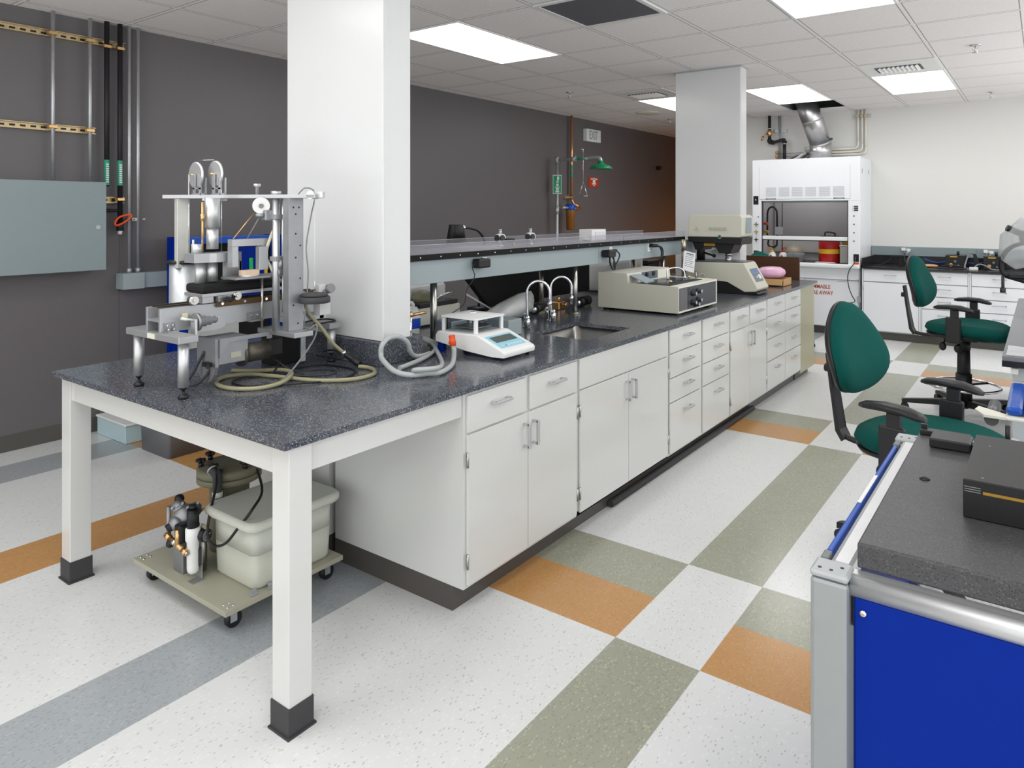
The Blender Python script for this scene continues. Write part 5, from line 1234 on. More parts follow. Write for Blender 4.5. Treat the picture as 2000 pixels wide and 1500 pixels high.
solo('extension_cable', 'thin dark cord hanging down in front of the fume hood cabinet', 'cord', MB().tube([(8.708,1.765,.93),(8.676,1.775,.86),(8.672,1.82,.79),(8.675,1.845,.70),(8.685,1.835,.58),(8.69,1.80,.48),(8.695,1.77,.42),(8.695,1.81,.40),(8.695,1.84,.39),(8.695,1.80,.34),(8.695,1.77,.31),(8.695,1.82,.27),(8.695,1.83,.10),(8.70,1.82,.008)],.0055,n=8,sub=4), M['rubber'])
# things inside the hood
def bottle(x, y, cap, label, spout):
    t = thing('wash_bottle', label, 'bottle', (x,y,.833))
    obj('body', MB().lathe([(.042,0),(.045,.006),(.045,.085),(.03,.105),(.02,.112)], (x,y,.833)), M['tub'] if False else M['white'], t)
    obj('cap', MB().lathe([(.026,0),(.026,.016),(.012,.02)], (x,y,.944), n=20), M[cap], t)
    obj('spout', MB().tube([(x,y,.96),(x,y,.99),(x,y-.03*spout,1.0),(x,y-.045*spout,.985)],.005), M[cap], t)
    d = Mz = frame((x-.0455,y,.885),(0,-1,0),(0,0,1)); h = .012
    for (u, v, c) in ((-h,0,'label_b'),(0,h,'red'),(h,0,'yellow'),(0,-h,'paper')):
        obj('hazard_diamond', MB().prism([(u,v-h),(u+h,v),(u,v+h),(u-h,v)],'z',-.001,.001,M=Mz), M[c], t)
bottle(8.93,2.795,'yellow','white wash bottle with a yellow cap in the fume hood',-1)
bottle(8.95,2.665,'red','white wash bottle with a red cap in the fume hood',1)
t = thing('round_keeper', 'tan domed jar at the back of the fume hood behind the bottles', 'jar', (9.18,2.62,.833))
obj('dome', MB().lathe([(.13,0),(.13,.10),(.11,.15),(.05,.18),(.015,.185),(.015,.20)], (9.18,2.60,.833)), mat('tan_dome', rgb(136,126,112), .4), t)
for y, lb, w_ in ((2.555,'clear plastic tub in the fume hood beside the bottles',.05),(2.46,'clear plastic tub in the fume hood left of the red canister',.055)):
    t = thing('clear_tub', lb, 'tub', (8.93,y,.833))
    obj('wall', MB().loft([rr2(8.93,y,w_*.8,w_*.75,.834,.01), rr2(8.93,y,w_,w_,.93,.012)],caps=False), M['tub'], t)
    obj('rim', MB().tube(rr2(8.93,y,w_+.003,w_+.003,.93,.012),.004,smooth=False,closed=True), M['grey_pl'] if False else M['tub'], t)
t = thing('waste_can', 'red canister with yellow band in the fume hood', 'can', (8.98,2.12,.833))
obj('body', MB().lathe([(.118,0),(.12,.006),(.12,.29),(.10,.31)], (8.98,2.12,.833), n=36), M['red'], t)
obj('yellow_band', MB().cyl((8.98,2.12,.945),(8.98,2.12,1.0),.1208,n=36,caps=False), M['yellow'], t)
obj('lid', MB().cyl((8.98,2.12,1.143),(8.98,2.12,1.155),.11).tube([(8.98,2.06,1.15),(8.98,2.06,1.19),(8.98,2.16,1.20),(8.98,2.17,1.15)],.010), M['rubber'], t)
t = thing('waste_bucket', 'pale grey bucket beside the red canister in the fume hood', 'bucket', (8.99,1.955,.833))
obj('wall', MB().box(8.91,9.10,1.868,1.985,.834,1.035,.008), mat('bucket_grey', rgb(190,188,182), .5), t)
obj('rim', MB().box(8.905,9.105,1.863,1.99,1.036,1.048,.004), M['beige_l'], t)
solo('yellow_cup', 'yellow brown cup standing on the bucket lid in the fume hood', 'cup', MB().lathe([(.035,0),(.045,.07)], (9.0,1.94,1.049)), mat('mustard',rgb(150,120,30),.5))
solo('white_tray', 'flat white tray on the fume hood surface in front of the red canister', 'tray', MB().box(8.80,8.87,2.02,2.24,.839,.846,.002), M['white'])
t = thing('white_dish', 'white lid with square knob on the sill of the fume hood', 'dish', (8.82,2.70,.833))
obj('dish', MB().lathe([(.08,0),(.085,.006),(.05,.018)], (8.80,2.72,.8385)), M['white'], t)
obj('knob', MB().box(8.78,8.82,2.70,2.74,.857,.895,.003), M['white'], t)
# ---------------------------------------------------------------- duct and services over the hood
t = thing('exhaust_duct', 'shiny round metal exhaust duct slanting from the hood into the open ceiling bay', 'duct', (9.05,2.24,2.08))
obj('vertical_section', MB().cyl((9.05,2.24,2.081),(9.05,2.24,2.30),.128,n=36), M['duct'], t)
obj('slanted_section', MB().cyl((9.05,2.235,2.28),(8.80,2.375,2.86),.126,n=36), M['duct'], t)
for q in (((9.052,2.237,2.275),(9.042,2.243,2.30),.134),((9.052,2.24,2.17),(9.052,2.24,2.18),.131),((8.93,2.30,2.555),(8.925,2.303,2.57),.129)): obj('elbow_seam', MB().cyl(*q,n=36), M['galv'], t)
obj('clamp_ear', MB().box(9.0,9.03,2.09,2.115,2.325,2.345,.002), M['black'], t)
t = thing('black_gas_pipe', 'black iron gas pipe with brass valve and jog above the fume hood', 'pipe', (9.28,2.85,2.08))
obj('pipe', MB().tube([(9.3,2.944,HC),(9.3,2.944,2.38)],.021,smooth=False).tube([(9.3,2.944,2.39),(9.3,2.944,2.36),(9.3,2.90,2.355),(9.3,2.80,2.38),(9.3,2.755,2.385),(9.3,2.75,2.35)],.021,sub=3).cyl((9.3,2.75,2.36),(9.3,2.75,2.081),.021).cyl((9.3,2.89,2.357),(9.3,2.91,2.355),.03).cyl((9.3,2.75,2.34),(9.3,2.75,2.37),.03).cyl((9.3,2.944,2.36),(9.3,2.944,2.40),.03), M['iron'], t)
vv = obj('gas_valve_body', MB().lathe([(.022,0),(.034,.02),(.034,.06),(.022,.08)], (9.3,2.944,2.44), n=8), M['brass'], t)
obj('gas_valve_handle', MB().cyl((9.27,2.96,2.48),(9.22,3.0,2.44),.008).cyl((9.22,3.0,2.44),(9.21,3.02,2.38),.015,.012), M['orange'] if False else M['copper'], vv)
obj('union_ring', MB().cyl((9.3,2.944,2.535),(9.3,2.944,2.545),.024).cyl((9.3,2.75,2.325),(9.3,2.75,2.337),.024), M['paper'], t)
t = thing('hood_conduit', 'thin grey conduit pair with strut bracket left of the exhaust duct', 'pipe', (9.38,2.84,2.09))
obj('tube', MB().cyl((9.375,2.845,2.09),(9.375,2.845,HC),.009,n=10).cyl((9.375,2.82,2.09),(9.375,2.82,HC),.007,n=10), M['galv'], t)
obj('bracket', MB().box(9.38,9.399,2.74,2.92,2.49,2.53), M['galv'], t)
obj('bracket_hole', MB().ball((9.379,2.885,2.51),.003,.022,.011).ball((9.379,2.775,2.51),.003,.022,.011), M['paper'], t)
t = thing('solenoid_valves', 'row of three small brass valves with thin tubes on top of the hood', 'valve', (9.3,2.84,2.09))
for q in range(3): obj('valve', MB().cyl((9.28,2.84,2.10+q*.05),(9.28,2.84,2.135+q*.05),.022,n=10).ball((9.27,2.84,2.125+q*.05),.02), M['brass'], t)
for q in range(3): obj('tubing', MB().cyl((9.345,2.84,2.115+q*.045),(9.345,2.36,2.125+q*.045),.006,n=8), M['galv'], t)
solo('flex_conduit', 'silvery flexible conduit arching on top of the fume hood', 'conduit', MB().tube([(8.95,2.55,2.082),(8.95,2.48,2.12),(8.95,2.42,2.16),(8.94,2.395,2.172)],.02,n=12), M['galv'])
solo('dark_cone', 'dark brown curved piece lying on the fume hood roof beside the duct', 'duct part', MB().prism([(2.70,2.082),(2.66,2.12),(2.55,2.165),(2.42,2.19),(2.38,2.19),(2.45,2.15),(2.50,2.082)],'x',9.15,9.19), mat('dark_rust',rgb(70,58,50),.6))
solo('roof_stubs', 'two short grey pipe stubs behind the curved piece on the hood', 'pipe', MB().cyl((9.38,2.50,2.082),(9.38,2.50,2.28),.012,n=10).box(9.36,9.395,2.44,2.50,2.25,2.27).cyl((9.38,2.45,2.082),(9.38,2.45,2.28),.012,n=10), M['galv'])
for q, (y, z) in enumerate(((1.874,2.235),(1.827,2.198),(1.786,2.164))):
    t = thing('bent_conduit', ['inner','middle','outer'][q]+' of three bent conduits on the white wall right of the duct', 'pipe', (9.375,y,z), 'bent conduits beside the hood')
    obj('tube', MB().tube([(9.375,y,HC),(9.375,y,z+.08)],.0125,smooth=False).tube([(9.375,y,z+.085),(9.375,y,z+.04),(9.375,y+.02,z+.01),(9.375,y+.06,z),(9.375,y+.10,z)],.0125,sub=4).cyl((9.375,y+.095,z),(9.375,2.50,z),.0125), M['beige_l'], t)
    obj('pipe_strap', MB().box(9.355,9.392,y-.018,y+.018,2.615,2.64,.002), M['gold'], t)
solo('conduit_strut', 'short strut holding the three bent conduits near the ceiling', 'strut', MB().box(9.392,9.3995,1.73,1.94,2.605,2.655), M['galv'])

# ---------------------------------------------------------------- cabinets along the far wall
CF = 8.72
def wallcab(ya, yb, layout, label):
    """ya > yb ; front faces -x"""
    t = thing('wall_base_cabinet', label, 'cabinet', ((CF+HB)/2,(ya+yb)/2,0), 'white cabinets along the far wall')
    obj('carcass', MB().box(CF+.004,HB,yb+.001,ya-.001,.09,.80), M['hoodint'], t)  # darker than the fronts, to colour in the shade of the drawer gaps
    for q in ((yb+.001,yb+.0135),(ya-.0135,ya-.001)): obj('face_frame', MB().box(CF-.006,CF+.0035,*q,.09,.80), M['white_e'], t)
    obj('kickplate', MB().box(CF+.045,HB,yb,ya,0,.09), M['base_d'], t)
    def pull(y, z):
        h = MB().box(CF-.034,CF-.026,y-.06,y+.06,z-.004,z+.004,.001)
        for s in (-1,1): h.box(CF-.034,CF-.008,y+s*.056-.004,y+s*.056+.004,z-.004,z+.004)
        return h
    def slab(n, a, c, za, zb, pz=None):
        d = obj(n, MB().box(CF-.008,CF+.003,c+.004,a-.004,za+.004,zb-.004,.0015), M['white_e'], t)
        if pz: obj('handle', pull((a+c)/2, pz), M['handle_w'], d)
        return d
    e = .014
    if layout == 'door':
        slab('drawer', ya-e, yb+e, .655, .795, .735)
        d = slab('door', ya-e, yb+e, .10, .65)
        for z in (.16,.56): obj('hinge', MB().cyl((CF-.008,ya-e,z),(CF-.008,ya-e,z+.05),.005,n=8), M['steel'], d)
    else:
        for za, zb in ((.660,.795),(.523,.658),(.386,.521),(.100,.384)): slab('drawer', ya-e, yb+e, za, zb, min(zb-.05,(za+zb)/2+.03) if zb-za<.2 else zb-.06)
wallcab(1.700,1.105,'door','white cabinet with one drawer over a wide door, next to the fume hood')
wallcab(1.105,.640,'drawers','white four-drawer cabinet behind the farther green chair')
wallcab(.640,.10,'drawers','white four-drawer cabinet nearest the right picture edge by the far wall')
wallcab(.10,-.90,'door','white wide cabinet hidden by the right-hand desk along the far wall')
t = thing('wall_worktop', 'black stone worktop with upstand along the far white wall', 'worktop', (9.04,.4,.802))
obj('slab', MB().box(8.685,9.395,-1.70,1.70,.803,.823,.002), M['epoxy'], t)
obj('upstand', MB().box(9.372,9.395,-1.70,1.70,.8235,.922,.002).box(8.72,9.372,1.680,1.70,.8235,.922,.002), M['epoxy'], t)
t = thing('power_raceway', 'blue-grey power raceway above the black upstand on the far wall', 'raceway', (9.37,0,.925))
obj('channel', MB().box(9.345,9.399,-1.70,1.715,.925,1.032,.003), M['panel_g'], t)
for y in (1.36,.62): obj('joint', MB().box(9.344,9.346,y-.001,y+.001,.926,1.031), M['rubber'], t)
for y in (1.33,.50): obj('outlet', MB().box(9.341,9.345,y-.03,y+.03,.955,1.01,.001), M['white'], t)
for y, lb in ((1.33,'plug pair on the far raceway above the back of the farther chair'),(.50,'plug pair on the far raceway above the right black power supply')):
    t = thing('wall_plug', lb, 'plug', (9.33,y,.95), 'plugs in the far raceway')
    obj('adapter', MB().box(9.30,9.341,y+.01,y+.05,.985,1.02,.004).box(9.30,9.341,y-.045,y-.01,.975,1.01,.004), M['white'], t)
    obj('cord', MB().tube([(9.30,y,.985),(9.27,y+.01,.95),(9.26,y+.01,.89),(9.25,y-.02,.83)],.006,n=8), M['rubber'], t)
for y, lb in ((.80,'black box power supply on the far worktop, left one'),(.44,'black box power supply on the far worktop, right one')):
    t = thing('power_supply', lb, 'power supply', (9.1,y,.823), 'black power supplies on the far worktop')
    obj('case', MB().box(9.02,9.25,y-.095,y+.095,.824,.965,.004), M['black'], t)
    obj('dial', MB().cyl((9.012,y+.04,.86),(9.02,y+.04,.86),.018), M['brass'], t)
    obj('warning_print', MB().box(9.0185,9.02,y-.02,y+.05,.945,.955), M['yellow'], t)
    obj('socket', MB().cyl((9.012,y-.03,.855),(9.02,y-.03,.855),.010).cyl((9.012,y-.0,.90),(9.02,y-.0,.90),.012), M['grey_pl'], t)
    obj('post', MB().cyl((9.12,y-.02,.965),(9.12,y-.02,1.01),.014), M['black'], t)
t = thing('bench_cables', 'tangle of grey and blue cables on the far black worktop', 'cable', (9.0,.8,.823))
obj('cord', MB().tube([(9.0,1.15,.829),(8.95,1.05,.829),(8.9,.90,.829),(8.92,.72,.829),(8.98,.66,.829),(9.0,.74,.845),(8.97,.86,.86),(9.0,.95,.831)],.006,n=8), M['rubber'], t)
obj('cord', MB().tube([(8.95,.36,.829),(8.93,.45,.831),(8.96,.52,.870),(8.97,.58,.875),(8.93,.63,.831),(8.95,.70,.831),(9.0,.69,.92),(9.02,.66,1.0),(9.03,.63,.99)],.009,n=8), M['grey_pl'], t)
obj('blue_cord', MB().tube([(9.1,1.12,.915),(9.1,1.05,.885),(9.1,.98,.875),(9.1,.90,.885)],.006,n=8), M['blue2'], t)
obj('blue_cord', MB().tube([(9.2,.70,.875),(9.2,.62,.87),(9.2,.54,.885)],.006,n=8), M['blue2'], t)
solo('tan_bundle', 'small tan bundle lying on the far worktop between chair back and power supply', 'bundle', MB().ball((9.0,1.05,.842),.05,.09,.018,16,8), M['card'])
solo('black_handset', 'black wedge tool leaning between the two power supplies', 'tool', MB().prism([(.62,.825),(.56,.825),(.575,.90),(.61,.985),(.635,.985)],'x',9.08,9.12,.004), M['black'])
t = thing('white_adapter', 'small white block at the foot of the black wedge tool', 'block', (8.95,.60,.823))
obj('block', MB().box(8.86,8.93,.575,.655,.824,.85,.003), M['white'], t)
t = thing('black_gadget', 'small black clamp and cable left of the chair back on the far worktop', 'clamp', (9.0,1.42,.823))
obj('clamp_arm', MB().box(9.0,9.05,1.33,1.36,.824,.94,.003).box(8.98,9.05,1.33,1.43,.925,.95,.004), M['black'], t)
obj('cord', MB().tube([(9.0,1.42,.93),(9.0,1.46,.88),(8.98,1.53,.84),(8.95,1.58,.829)],.006,n=8), M['black'], t)
# ---------------------------------------------------------------- chairs
def chair(label, x, y, rot, seat, back, ring=False, base_rot=0.3):
    """local frame: the sitter looks along +y"""
    t = thing('task_chair', label, 'chair', (0,0,0), 'green fabric laboratory chairs')
    # star base
    obj('hub', MB().cyl((0,0,.055),(0,0,.12),.035,n=18), M['pp'], t)
    for k in range(5):
        a = base_rot + 2*PI*k/5; d = Vector((math.cos(a), math.sin(a), 0)); p = d.cross(Vector((0,0,1)))
        e = d*.375
        L0 = [Vector((0,0,.115))+p*.022+d*.02, Vector((0,0,.115))-p*.022+d*.02, Vector((0,0,.065))-p*.022+d*.02, Vector((0,0,.065))+p*.022+d*.02]
        L1 = [e+p*.016+Vector((0,0,.085)), e-p*.016+Vector((0,0,.085)), e-p*.016+Vector((0,0,.058)), e+p*.016+Vector((0,0,.058))]
        L2 = [v + (v-Vector((0,0,v.z))).normalized()*0 + d*.02 - Vector((0,0,.006)) for v in L1]
        lg = obj('base_leg', MB().loft([L0,L1,L2],smooth=False), M['pp'], t)
        c = e + d*.0
        w = MB(); 
        for s in (-1,1): w.cyl(c+p*(s*.006)+Vector((0,0,.0275)), c+p*(s*.024)+Vector((0,0,.0275)), .027, n=20)
        w.cyl(c+Vector((0,0,.03)), c+Vector((0,0,.062)), .008)
        obj('caster', w, M['pp'], lg)
    zs = seat - .085
    gk = 1.6 if ring else 1.15
    obj('gas_column', MB().cyl((0,0,.115),(0,0,.30 if zs>.42 else .24),.034*gk,.032*gk,n=20).cyl((0,0,.2),(0,0,zs-.02),.028*gk,.024*gk,n=20).cyl((0,0,zs-.10),(0,0,zs-.02),.027*gk,n=20), M['pp'], t)
    if ring:
        obj('foot_ring', MB().torus((0,0,.215),.225,.010), M['chrome'], t)
        s = MB()
        for k in range(3):
            a = 2*PI*k/3+.5; s.cyl((.03*math.cos(a),.03*math.sin(a),.215),(.22*math.cos(a),.22*math.sin(a),.215),.008)
        obj('ring_spoke', s.cyl((0,0,.195),(0,0,.235),.034), M['pp'], t)
    obj('tilt_mechanism', MB().box(-.07,.07,-.12,.10,zs-.035,zs-.001,.012).box(-.035,.035,-.20,-.10,zs-.028,zs-.008,.004), M['pp'], t)
    for (lx, ly, s) in ((.12,.0,1),(-.14,-.04,-1),(.10,-.10,1)):
        obj('lever', MB().cyl((lx*.5,ly,zs-.02),(lx*1.3,ly,zs-.055),.006,n=8).ball((lx*1.45,ly,zs-.07),.016,.024,.030), M['pp'], t)
    def sup(w, d, z, q=3.0, n=36, cy=0.0, taper=0.0, drop=0.0, cup=0.0):
        L = []
        for k in range(n):
            a = 2*PI*k/n; ca, sa = math.cos(a), math.sin(a)
            u = math.copysign(abs(ca)**(2/q), ca); v = math.copysign(abs(sa)**(2/q), sa)
            xx = w*u*(1+taper*v); yy = cy + d*v
            L.append((xx, yy, z - drop*max(0,v)**2 + cup*(abs(u)**2)))
        return L
    S = seat
    obj('seat', MB().loft([sup(.21,.21,S-.072,drop=.03,q=2.6,cy=.045), sup(.255,.262,S-.055,drop=.035,q=2.6,cy=.045), sup(.272,.282,S-.032,drop=.035,q=2.6,cy=.045), sup(.264,.272,S-.006,drop=.035,q=2.6,cy=.045), sup(.22,.23,S+.006,drop=.018,q=2.6,cup=.008,cy=.045), sup(.10,.10,S-.010), sup(.01,.01,S-.013)]), M['fabric'], t)
    obj('seat_shell', MB().loft([sup(.16,.15,S-.088), sup(.225,.215,S-.080,drop=.02), sup(.235,.225,S-.062,drop=.03)]), M['pp'], t)
    # backrest: egg outline, narrow top, dished
    H0, H1 = back-.375, back; zc_ = (H0+H1)/2
    def egg(sc, off, n=40):
        L = []
        for k in range(n):
            a = 2*PI*k/n; ca, sa = math.cos(a), math.sin(a)
            h = sa; w = .205*(1 - .28*h - .10*h*h)
            xx = w*sc*math.copysign(abs(ca)**.88, ca); zz = zc_ + (H1-H0)/2*sc*h
            yy = -.318 + off + .55*xx*xx - .10*(zz-zc_) - .06*math.exp(-((zz-H0-.10)/.12)**2)*-.5
            L.append((xx, yy, zz))
        return L
    obj('backrest', MB().loft([egg(.98,-.008), egg(1.0,.006), egg(.99,.028), egg(.94,.043), egg(.75,.052), egg(.4,.054), egg(.03,.054)]), M['fabric'], t)
    obj('back_shell', MB().loft([egg(.5,-.040), egg(.85,-.034), egg(.97,-.022), egg(1.01,-.010), egg(1.012,.0)]), M['pp'], t)
    obj('back_bar', MB().tube([(0,-.12,zs-.018),(0,-.26,zs-.022),(0,-.33,zs-.01)],.013,n=10,sub=5).prism([(-.325,zs-.03),(-.31,zs-.015),(-.335,zs+.02),(-.362,H0),(-.385,H0+.15),(-.397,H0+.15),(-.376,H0),(-.352,zs+.01)],'x',-.032,.032,.003), M['pp'], t)
    obj('adjust_knob', MB().cyl((0,-.385,H0+.08),(0,-.41,H0+.08),.018), M['pp'], t)
    for s in (-1,1):
        ps_ = obj('arm_post', MB().box(s*.285-.012,s*.285+.012,-.05,.045,S-.10,S+.075,.008).box(min(s*.285,s*.06),max(s*.285,s*.06),-.03,.03,S-.105,S-.088,.003).box(s*.285-.012,s*.285+.012,-.02,.03,S+.07,S+.125,.004), M['pp'], t)
        L = []
        for (yy, w, h, zz) in ((-.122,.014,.008,-.004),(-.10,.027,.015,0),(-.03,.035,.018,.006),(.04,.037,.018,.004),(.095,.031,.016,-.008),(.118,.014,.008,-.014)):
            L.append([(s*.285+w*math.cos(2*PI*k/14), yy, S+.137+zz+h*math.sin(2*PI*k/14)) for k in range(14)])
        obj('arm_pad', MB().loft(L), M['pp'], ps_)
    t.location = (x, y, 0); t.rotation_euler = (0,0,rot)
    return t
chair('green fabric chair in front, its back facing the aisle beside the blue cart', 3.15, .385, PI-.25, .585, 1.065, base_rot=-1.76)
chair('farther green fabric chair with chrome foot ring before the far cabinets', 5.84, .465, PI-.13, .655, 1.125, ring=True, base_rot=2.55)
chair('green chair mostly hidden behind the dark brown board at the bench end', 7.55, 2.30, PI*.8, .48, 1.01, base_rot=.4)

# ---------------------------------------------------------------- desk on the right
DX0, DX1, DY1, DZ = 4.10, 6.90, .165, .75
t = thing('side_desk', 'long grey topped white desk at the right picture edge', 'desk', (5.5,-.3,0))
obj('desktop', MB().box(DX0,DX1,-.62,DY1,DZ-.022,DZ,.002), mat('desk_grey', rgb(120,123,128), .25, var=.08, scale=80), t)
obj('edge_strip', MB().box(DX0-.001,DX1,-.62,DY1+.001,DZ-.052,DZ-.0225,.002), M['epoxy'], t)
obj('end_panel', MB().box(DX0+.07,DX0+.10,-.58,DY1-.04,.0,DZ-.053,.002), mat('desk_side', rgb(196,202,208), .35), t)
obj('end_panel', MB().box(DX1-.10,DX1-.07,-.58,DY1-.04,.0,DZ-.053,.002), bpy.data.materials['desk_side'], t)
obj('modesty_panel', MB().box(DX0+.10,DX1-.10,-.5,-.48,.15,DZ-.053), bpy.data.materials['desk_side'], t)
obj('document_tray', MB().box(DX0+.05,DX0+.07,-.02,.07,.44,.54,.002).box(DX0+.045,DX0+.05,-.01,.06,.46,.53), M['paper'], t)
for q in ((DZ-.09,DZ-.06),(.30,.34)): obj('cable_clip', MB().box(DX0+.03,DX0+.07,.10,.13,*q,.003), M['white'], t)
# keyboard arm
t = thing('keyboard_tray', 'beige keyboard arm with grey roller reaching out beneath the desk end', 'tray', (3.8,.1,.6))
obj('platform', MB().box(3.38,4.16,-.45,.125,.618,.628,.003).prism([(3.38,.125),(3.44,.125),(3.52,.225),(3.46,.235),(3.38,.20)],'z',.618,.628), M['beige_l'], t)
obj('roller', MB().cyl((3.44,.175,.600),(3.70,.175,.600),.024,n=20).cyl((3.43,.175,.600),(3.44,.175,.600),.026), mat('roller_grey',rgb(96,98,98),.3), t)
obj('support_arm', MB().box(4.0,4.16,-.30,-.10,.60,.617).cyl((4.16,-.2,.61),(4.16,-.2,.697),.02), M['galv'], t)
t = thing('wrist_rest', 'glossy blue gel wrist rest in front of the keyboard', 'wrist rest', (3.6,.08,.628))
obj('pad', MB().box(3.42,3.94,.065,.125,.629,.662,.014), mat('blue_gel', rgb(20,86,190), .12, var=.1, trans=.2), t)
t = thing('keyboard', 'black keyboard behind the blue wrist rest at the right edge', 'keyboard', (3.65,-.02,.628))
obj('housing', MB().box(3.42,3.94,-.11,.061,.629,.660,.004), M['black'], t)
kb = MB()
for i in range(20):
    for j in range(6): kb.box(3.43+i*.025,3.45+i*.025,-.095+j*.025,-.074+j*.025,.660,.667,.0)
kk_ = obj('keycaps', kb, M['pp'], t, kind='stuff')
# things on the desk
t = thing('desk_phone', 'beige handset unit on the desk beyond the keyboard', 'phone', (5.75,.05,DZ))
obj('cradle', MB().prism([(.10,DZ+.001),(-.10,DZ+.001),(-.10,DZ+.05),(.10,DZ+.02)],'x',5.62,5.86,.006), M['beige_l'], t)
obj('handset', MB().box(5.63,5.68,-.09,.09,DZ+.045,DZ+.065,.008), M['beige_l'], t)
solo('paper_tray', 'small beige paper tray on the near end of the desk', 'tray', MB().box(4.45,4.65,-.10,.06,DZ+.001,DZ+.014,.003).box(4.46,4.64,-.09,.05,DZ+.015,DZ+.02), M['beige_l'])
solo('plastic_sheet', 'loose clear plastic sheet on the near end of the desk', 'sheet', MB().loft([[(4.12+.28*u, .15-.5*v, DZ+.002+.004*math.sin(9*u+5*v)) for (u,v) in ((0,0),(.5,0),(1,0),(1,.5),(1,1),(.5,1),(0,1),(0,.5))],[(4.12+.28*u, .15-.5*v, DZ+.005+.006*math.sin(9*u+5*v)) for (u,v) in ((0,0),(.5,0),(1,0),(1,.5),(1,1),(.5,1),(0,1),(0,.5))]],smooth=False), M['film'])
t = thing('boom_microscope', 'black boom microscope under a loose clear plastic cover at the right edge', 'microscope', (6.1,-.05,DZ))
mx, my = 5.95, .08
obj('base', MB().box(6.0,6.35,-.35,-.05,DZ+.001,DZ+.03,.008), M['black'], t)
obj('pole', MB().cyl((6.2,-.25,DZ+.03),(6.2,-.25,1.35),.018), M['galv'], t)
obj('boom_arm', MB().tube([(mx,my+.10,.99),(mx,my+.155,1.02),(mx,my+.165,1.10),(mx,my+.13,1.18),(mx,my+.06,1.225),(mx,my-.05,1.235)],.015).cyl((mx,my+.14,1.0),(mx,my-.2,.90),.016).box(mx-.02,mx+.02,my-.1,my+.12,.985,1.015,.006), M['black'], t)
obj('focus_rod', MB().cyl((mx,my+.155,.90),(mx,my+.155,1.0),.010).cyl((mx,my+.155,.88),(mx,my+.155,.915),.018), M['rubber'], t)
obj('optical_head', MB().box(mx-.07,mx+.07,my-.16,my+.06,1.24,1.32,.02).cyl((mx-.02,my+.05,1.30),(mx-.05,my+.13,1.34),.022), M['pp'], t)
lp = []
for k,(z,w,ox) in enumerate(((1.065,.14,.02),(1.12,.19,.03),(1.20,.20,.03),(1.30,.20,.02),(1.38,.17,-.02),(1.46,.12,-.06),(1.50,.05,-.10))):
    L = []
    for q in range(28):
        a = 2*PI*q/28; s = 1+.07*math.sin(4*a+k*.9)+.04*math.sin(9*a+k*2.1); L.append((mx+.02+w*s*math.cos(a), my-.06+ox+w*s*math.sin(a), z+.012*math.sin(5*a+k)))
    lp.append(L)
obj('plastic_cover', MB().loft(lp), M['film'], t)

# ---------------------------------------------------------------- cart with the granite surface plate
t = thing('blue_cart', 'blue panelled cart with aluminium posts carrying the granite surface plate', 'cart', (1.85,-.1,0))
px0, px1, pyl, pyr = 1.345, 2.262, .352, -.62
for (x, y) in ((px0,pyl),(px1,pyl),(px0,pyr+.066),(px1,pyr+.066)):
    p = obj('corner_post', MB().box(x,x+.055,y-.066,y,0,.785,.008), M['post_alu'], t)
    cp_ = obj('post_cap', MB().box(x-.001,x+.056,y-.067,y+.001,.7855,.800,.006), mat('cap_grey',(.42,.44,.45,1),.5,.3) if 'cap_grey' not in bpy.data.materials else bpy.data.materials['cap_grey'], p)
    for (dx, dy) in ((.012,-.015),(.012,-.035),(.030,-.050)): obj('cap_screw', MB().cyl((x+dx,y+dy,.8),(x+dx,y+dy,.8008),.0035,n=10), M['rubber'], cp_)
obj('side_rail', MB().box(px0+.055,px1,pyl-.064,pyl-.020,.755,.795,.010), M['alu2'], t)
obj('side_rail', MB().box(px0+.055,px1,pyr+.018,pyr+.055,.755,.795,.010), M['alu2'], t)
obj('rail_web', MB().box(px0+.032,px0+.052,pyr+.067,pyl-.067,.70,.7615), M['rubber'], t)
obj('front_rail', MB().cyl((px0+.030,pyl-.066,.776),(px0+.030,pyr+.066,.776),.019,n=24).box(px0+.030,px0+.055,pyr+.066,pyl-.066,.762,.794), M['alu2'], t)
obj('rear_rail', MB().box(px1+.01,px1+.045,pyr+.066,pyl-.066,.755,.794,.008), M['alu2'], t)
bh = obj('side_handle', MB().box(px0+.10,px1-.06,pyl-.016,pyl-.005,.770,.795,.004), M['blue2'], t)
obj('handle_glare', MB().box(1.72,1.92,pyl-.0145,pyl-.0065,.7952,.7958), M['white'], bh)  # white patch paints the glare on top of the handle
for x in (px0+.062,px1-.058): obj('handle_bracket', MB().box(x,x+.036,pyl-.018,pyl-.003,.766,.797,.003), mat('bracket_grey',rgb(112,116,118),.45) if 'bracket_grey' not in bpy.data.materials else bpy.data.materials['bracket_grey'], t)
pn = obj('front_panel', MB().box(px0+.018,px0+.028,pyr+.070,pyl-.072,.10,.760,.004), M['blue'], t)
obj('panel_screw', MB().lathe([(.003,-.005),(.006,-.003),(.007,0)], (px0+.018,pyl-.088,.735), 'x', 14), M['chrome'], pn)
for v in bpy.data.objects[-1:] if False else []: pass
obj('side_panel', MB().box(px0+.057,px1-.002,pyl-.040,pyl-.030,.10,.752,.003), M['blue'], t)
obj('bottom_shelf', MB().box(px0+.056,px1-.001,pyr+.07,pyl-.07,.08,.10), M['alud'], t)
t = thing('surface_plate', 'thick dark grey granite plate resting on the blue cart', 'surface plate', (1.8,-.1,.80))
obj('slab', MB().box(1.402,2.215,-.56,.282,.7955,.8425,.004), M['slab'], t)
solo('level_plug', 'small round black plug set in the granite plate', 'plug', MB().lathe([(.011,0),(.011,.0015),(.005,.003),(.0045,.006)], (1.822,.222,.8427), n=20), M['black'])
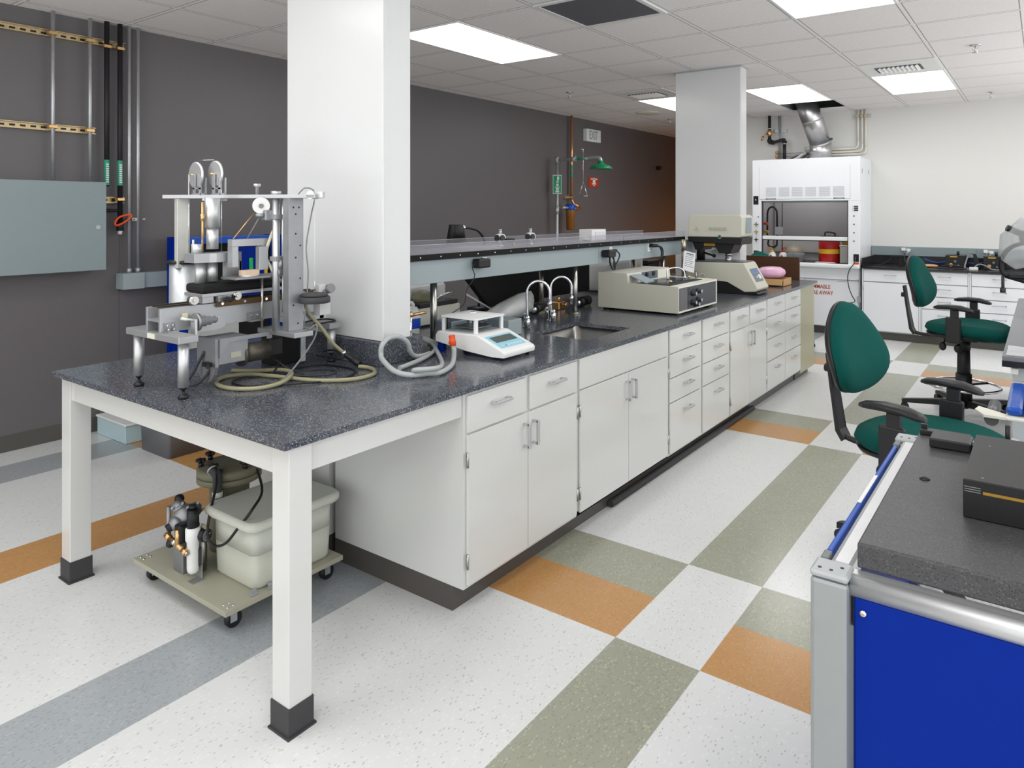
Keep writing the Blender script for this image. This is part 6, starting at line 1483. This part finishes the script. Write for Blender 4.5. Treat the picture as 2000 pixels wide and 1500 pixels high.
t = thing('black_instrument', 'black rectangular instrument box with a thin yellow stripe on the granite plate', 'instrument', (1.8,-.05,.843))
obj('case', MB().box(1.642,1.985,-.26,.132,.8432,.920,.002), M['black'], t)
obj('yellow_stripe', MB().box(1.6412,1.6422,-.26,.098,.895,.9005), mat('ochre_stripe',rgb(150,116,30),.5), t)
obj('vent_slots', MB().box(1.6412,1.6422,.102,.130,.905,.9065).box(1.6412,1.6422,.102,.130,.9005,.902).box(1.6412,1.6422,.102,.130,.896,.8975), M['grey_pl'], t)
for (x,y) in ((1.665,.10),(1.90,.10),(1.665,-.1)): obj('case_screw', MB().cyl((x,y,.92),(x,y,.9206),.003,n=8), M['grey_pl'], t)
t = thing('black_block', 'small black rectangular block at the far end of the granite plate', 'block', (2.12,.19,.843))
obj('block', MB().box(2.075,2.155,.150,.243,.8432,.868,.004), M['pp'], t)
obj('side_clip', MB().box(2.085,2.15,.105,.1495,.8432,.864,.002), M['black'], t)
Mt = frame((2.115,.128,.8642),(0,-1,0),(1,0,0))
obj('block_lettering', textmb('1221', .026, Mt, .0003), M['grey_pl'], t)
t = thing('black_bar', 'thin black bar with an upright pin behind the black block', 'bar', (2.19,.18,.843))
obj('bar', MB().box(2.180,2.212,.16,.278,.8432,.856,.002).box(2.205,2.212,.262,.278,.856,.866), M['black'], t)
solo('upright_pin', 'short black upright pin standing behind the instrument box', 'pin', MB().cyl((2.17,.075,.8432),(2.17,.075,.905),.006,n=12), M['black'])
# ---------------------------------------------------------------- camera
cd = bpy.data.cameras.new('camera'); cd.sensor_fit = 'HORIZONTAL'; cd.sensor_width = 36.0
cd.lens = 1379.1/2000*36.0; cd.shift_x = -.0313; cd.shift_y = -.1688; cd.clip_start = .05; cd.clip_end = 60
co = bpy.data.objects.new('camera', cd); COL.objects.link(co)
yaw = .6157
co.location = (0, 0, 1.456)
co.rotation_euler = (PI/2, 0, yaw - PI/2)
SC.camera = co
w = bpy.data.worlds.new('world'); w.use_nodes = True; SC.world = w
w.node_tree.nodes['Background'].inputs['Color'].default_value = (.93,.94,.95,1); w.node_tree.nodes['Background'].inputs['Strength'].default_value = 2.1
SC.view_settings.view_transform = 'Standard'; SC.view_settings.look = 'None'; SC.view_settings.exposure = -0.16
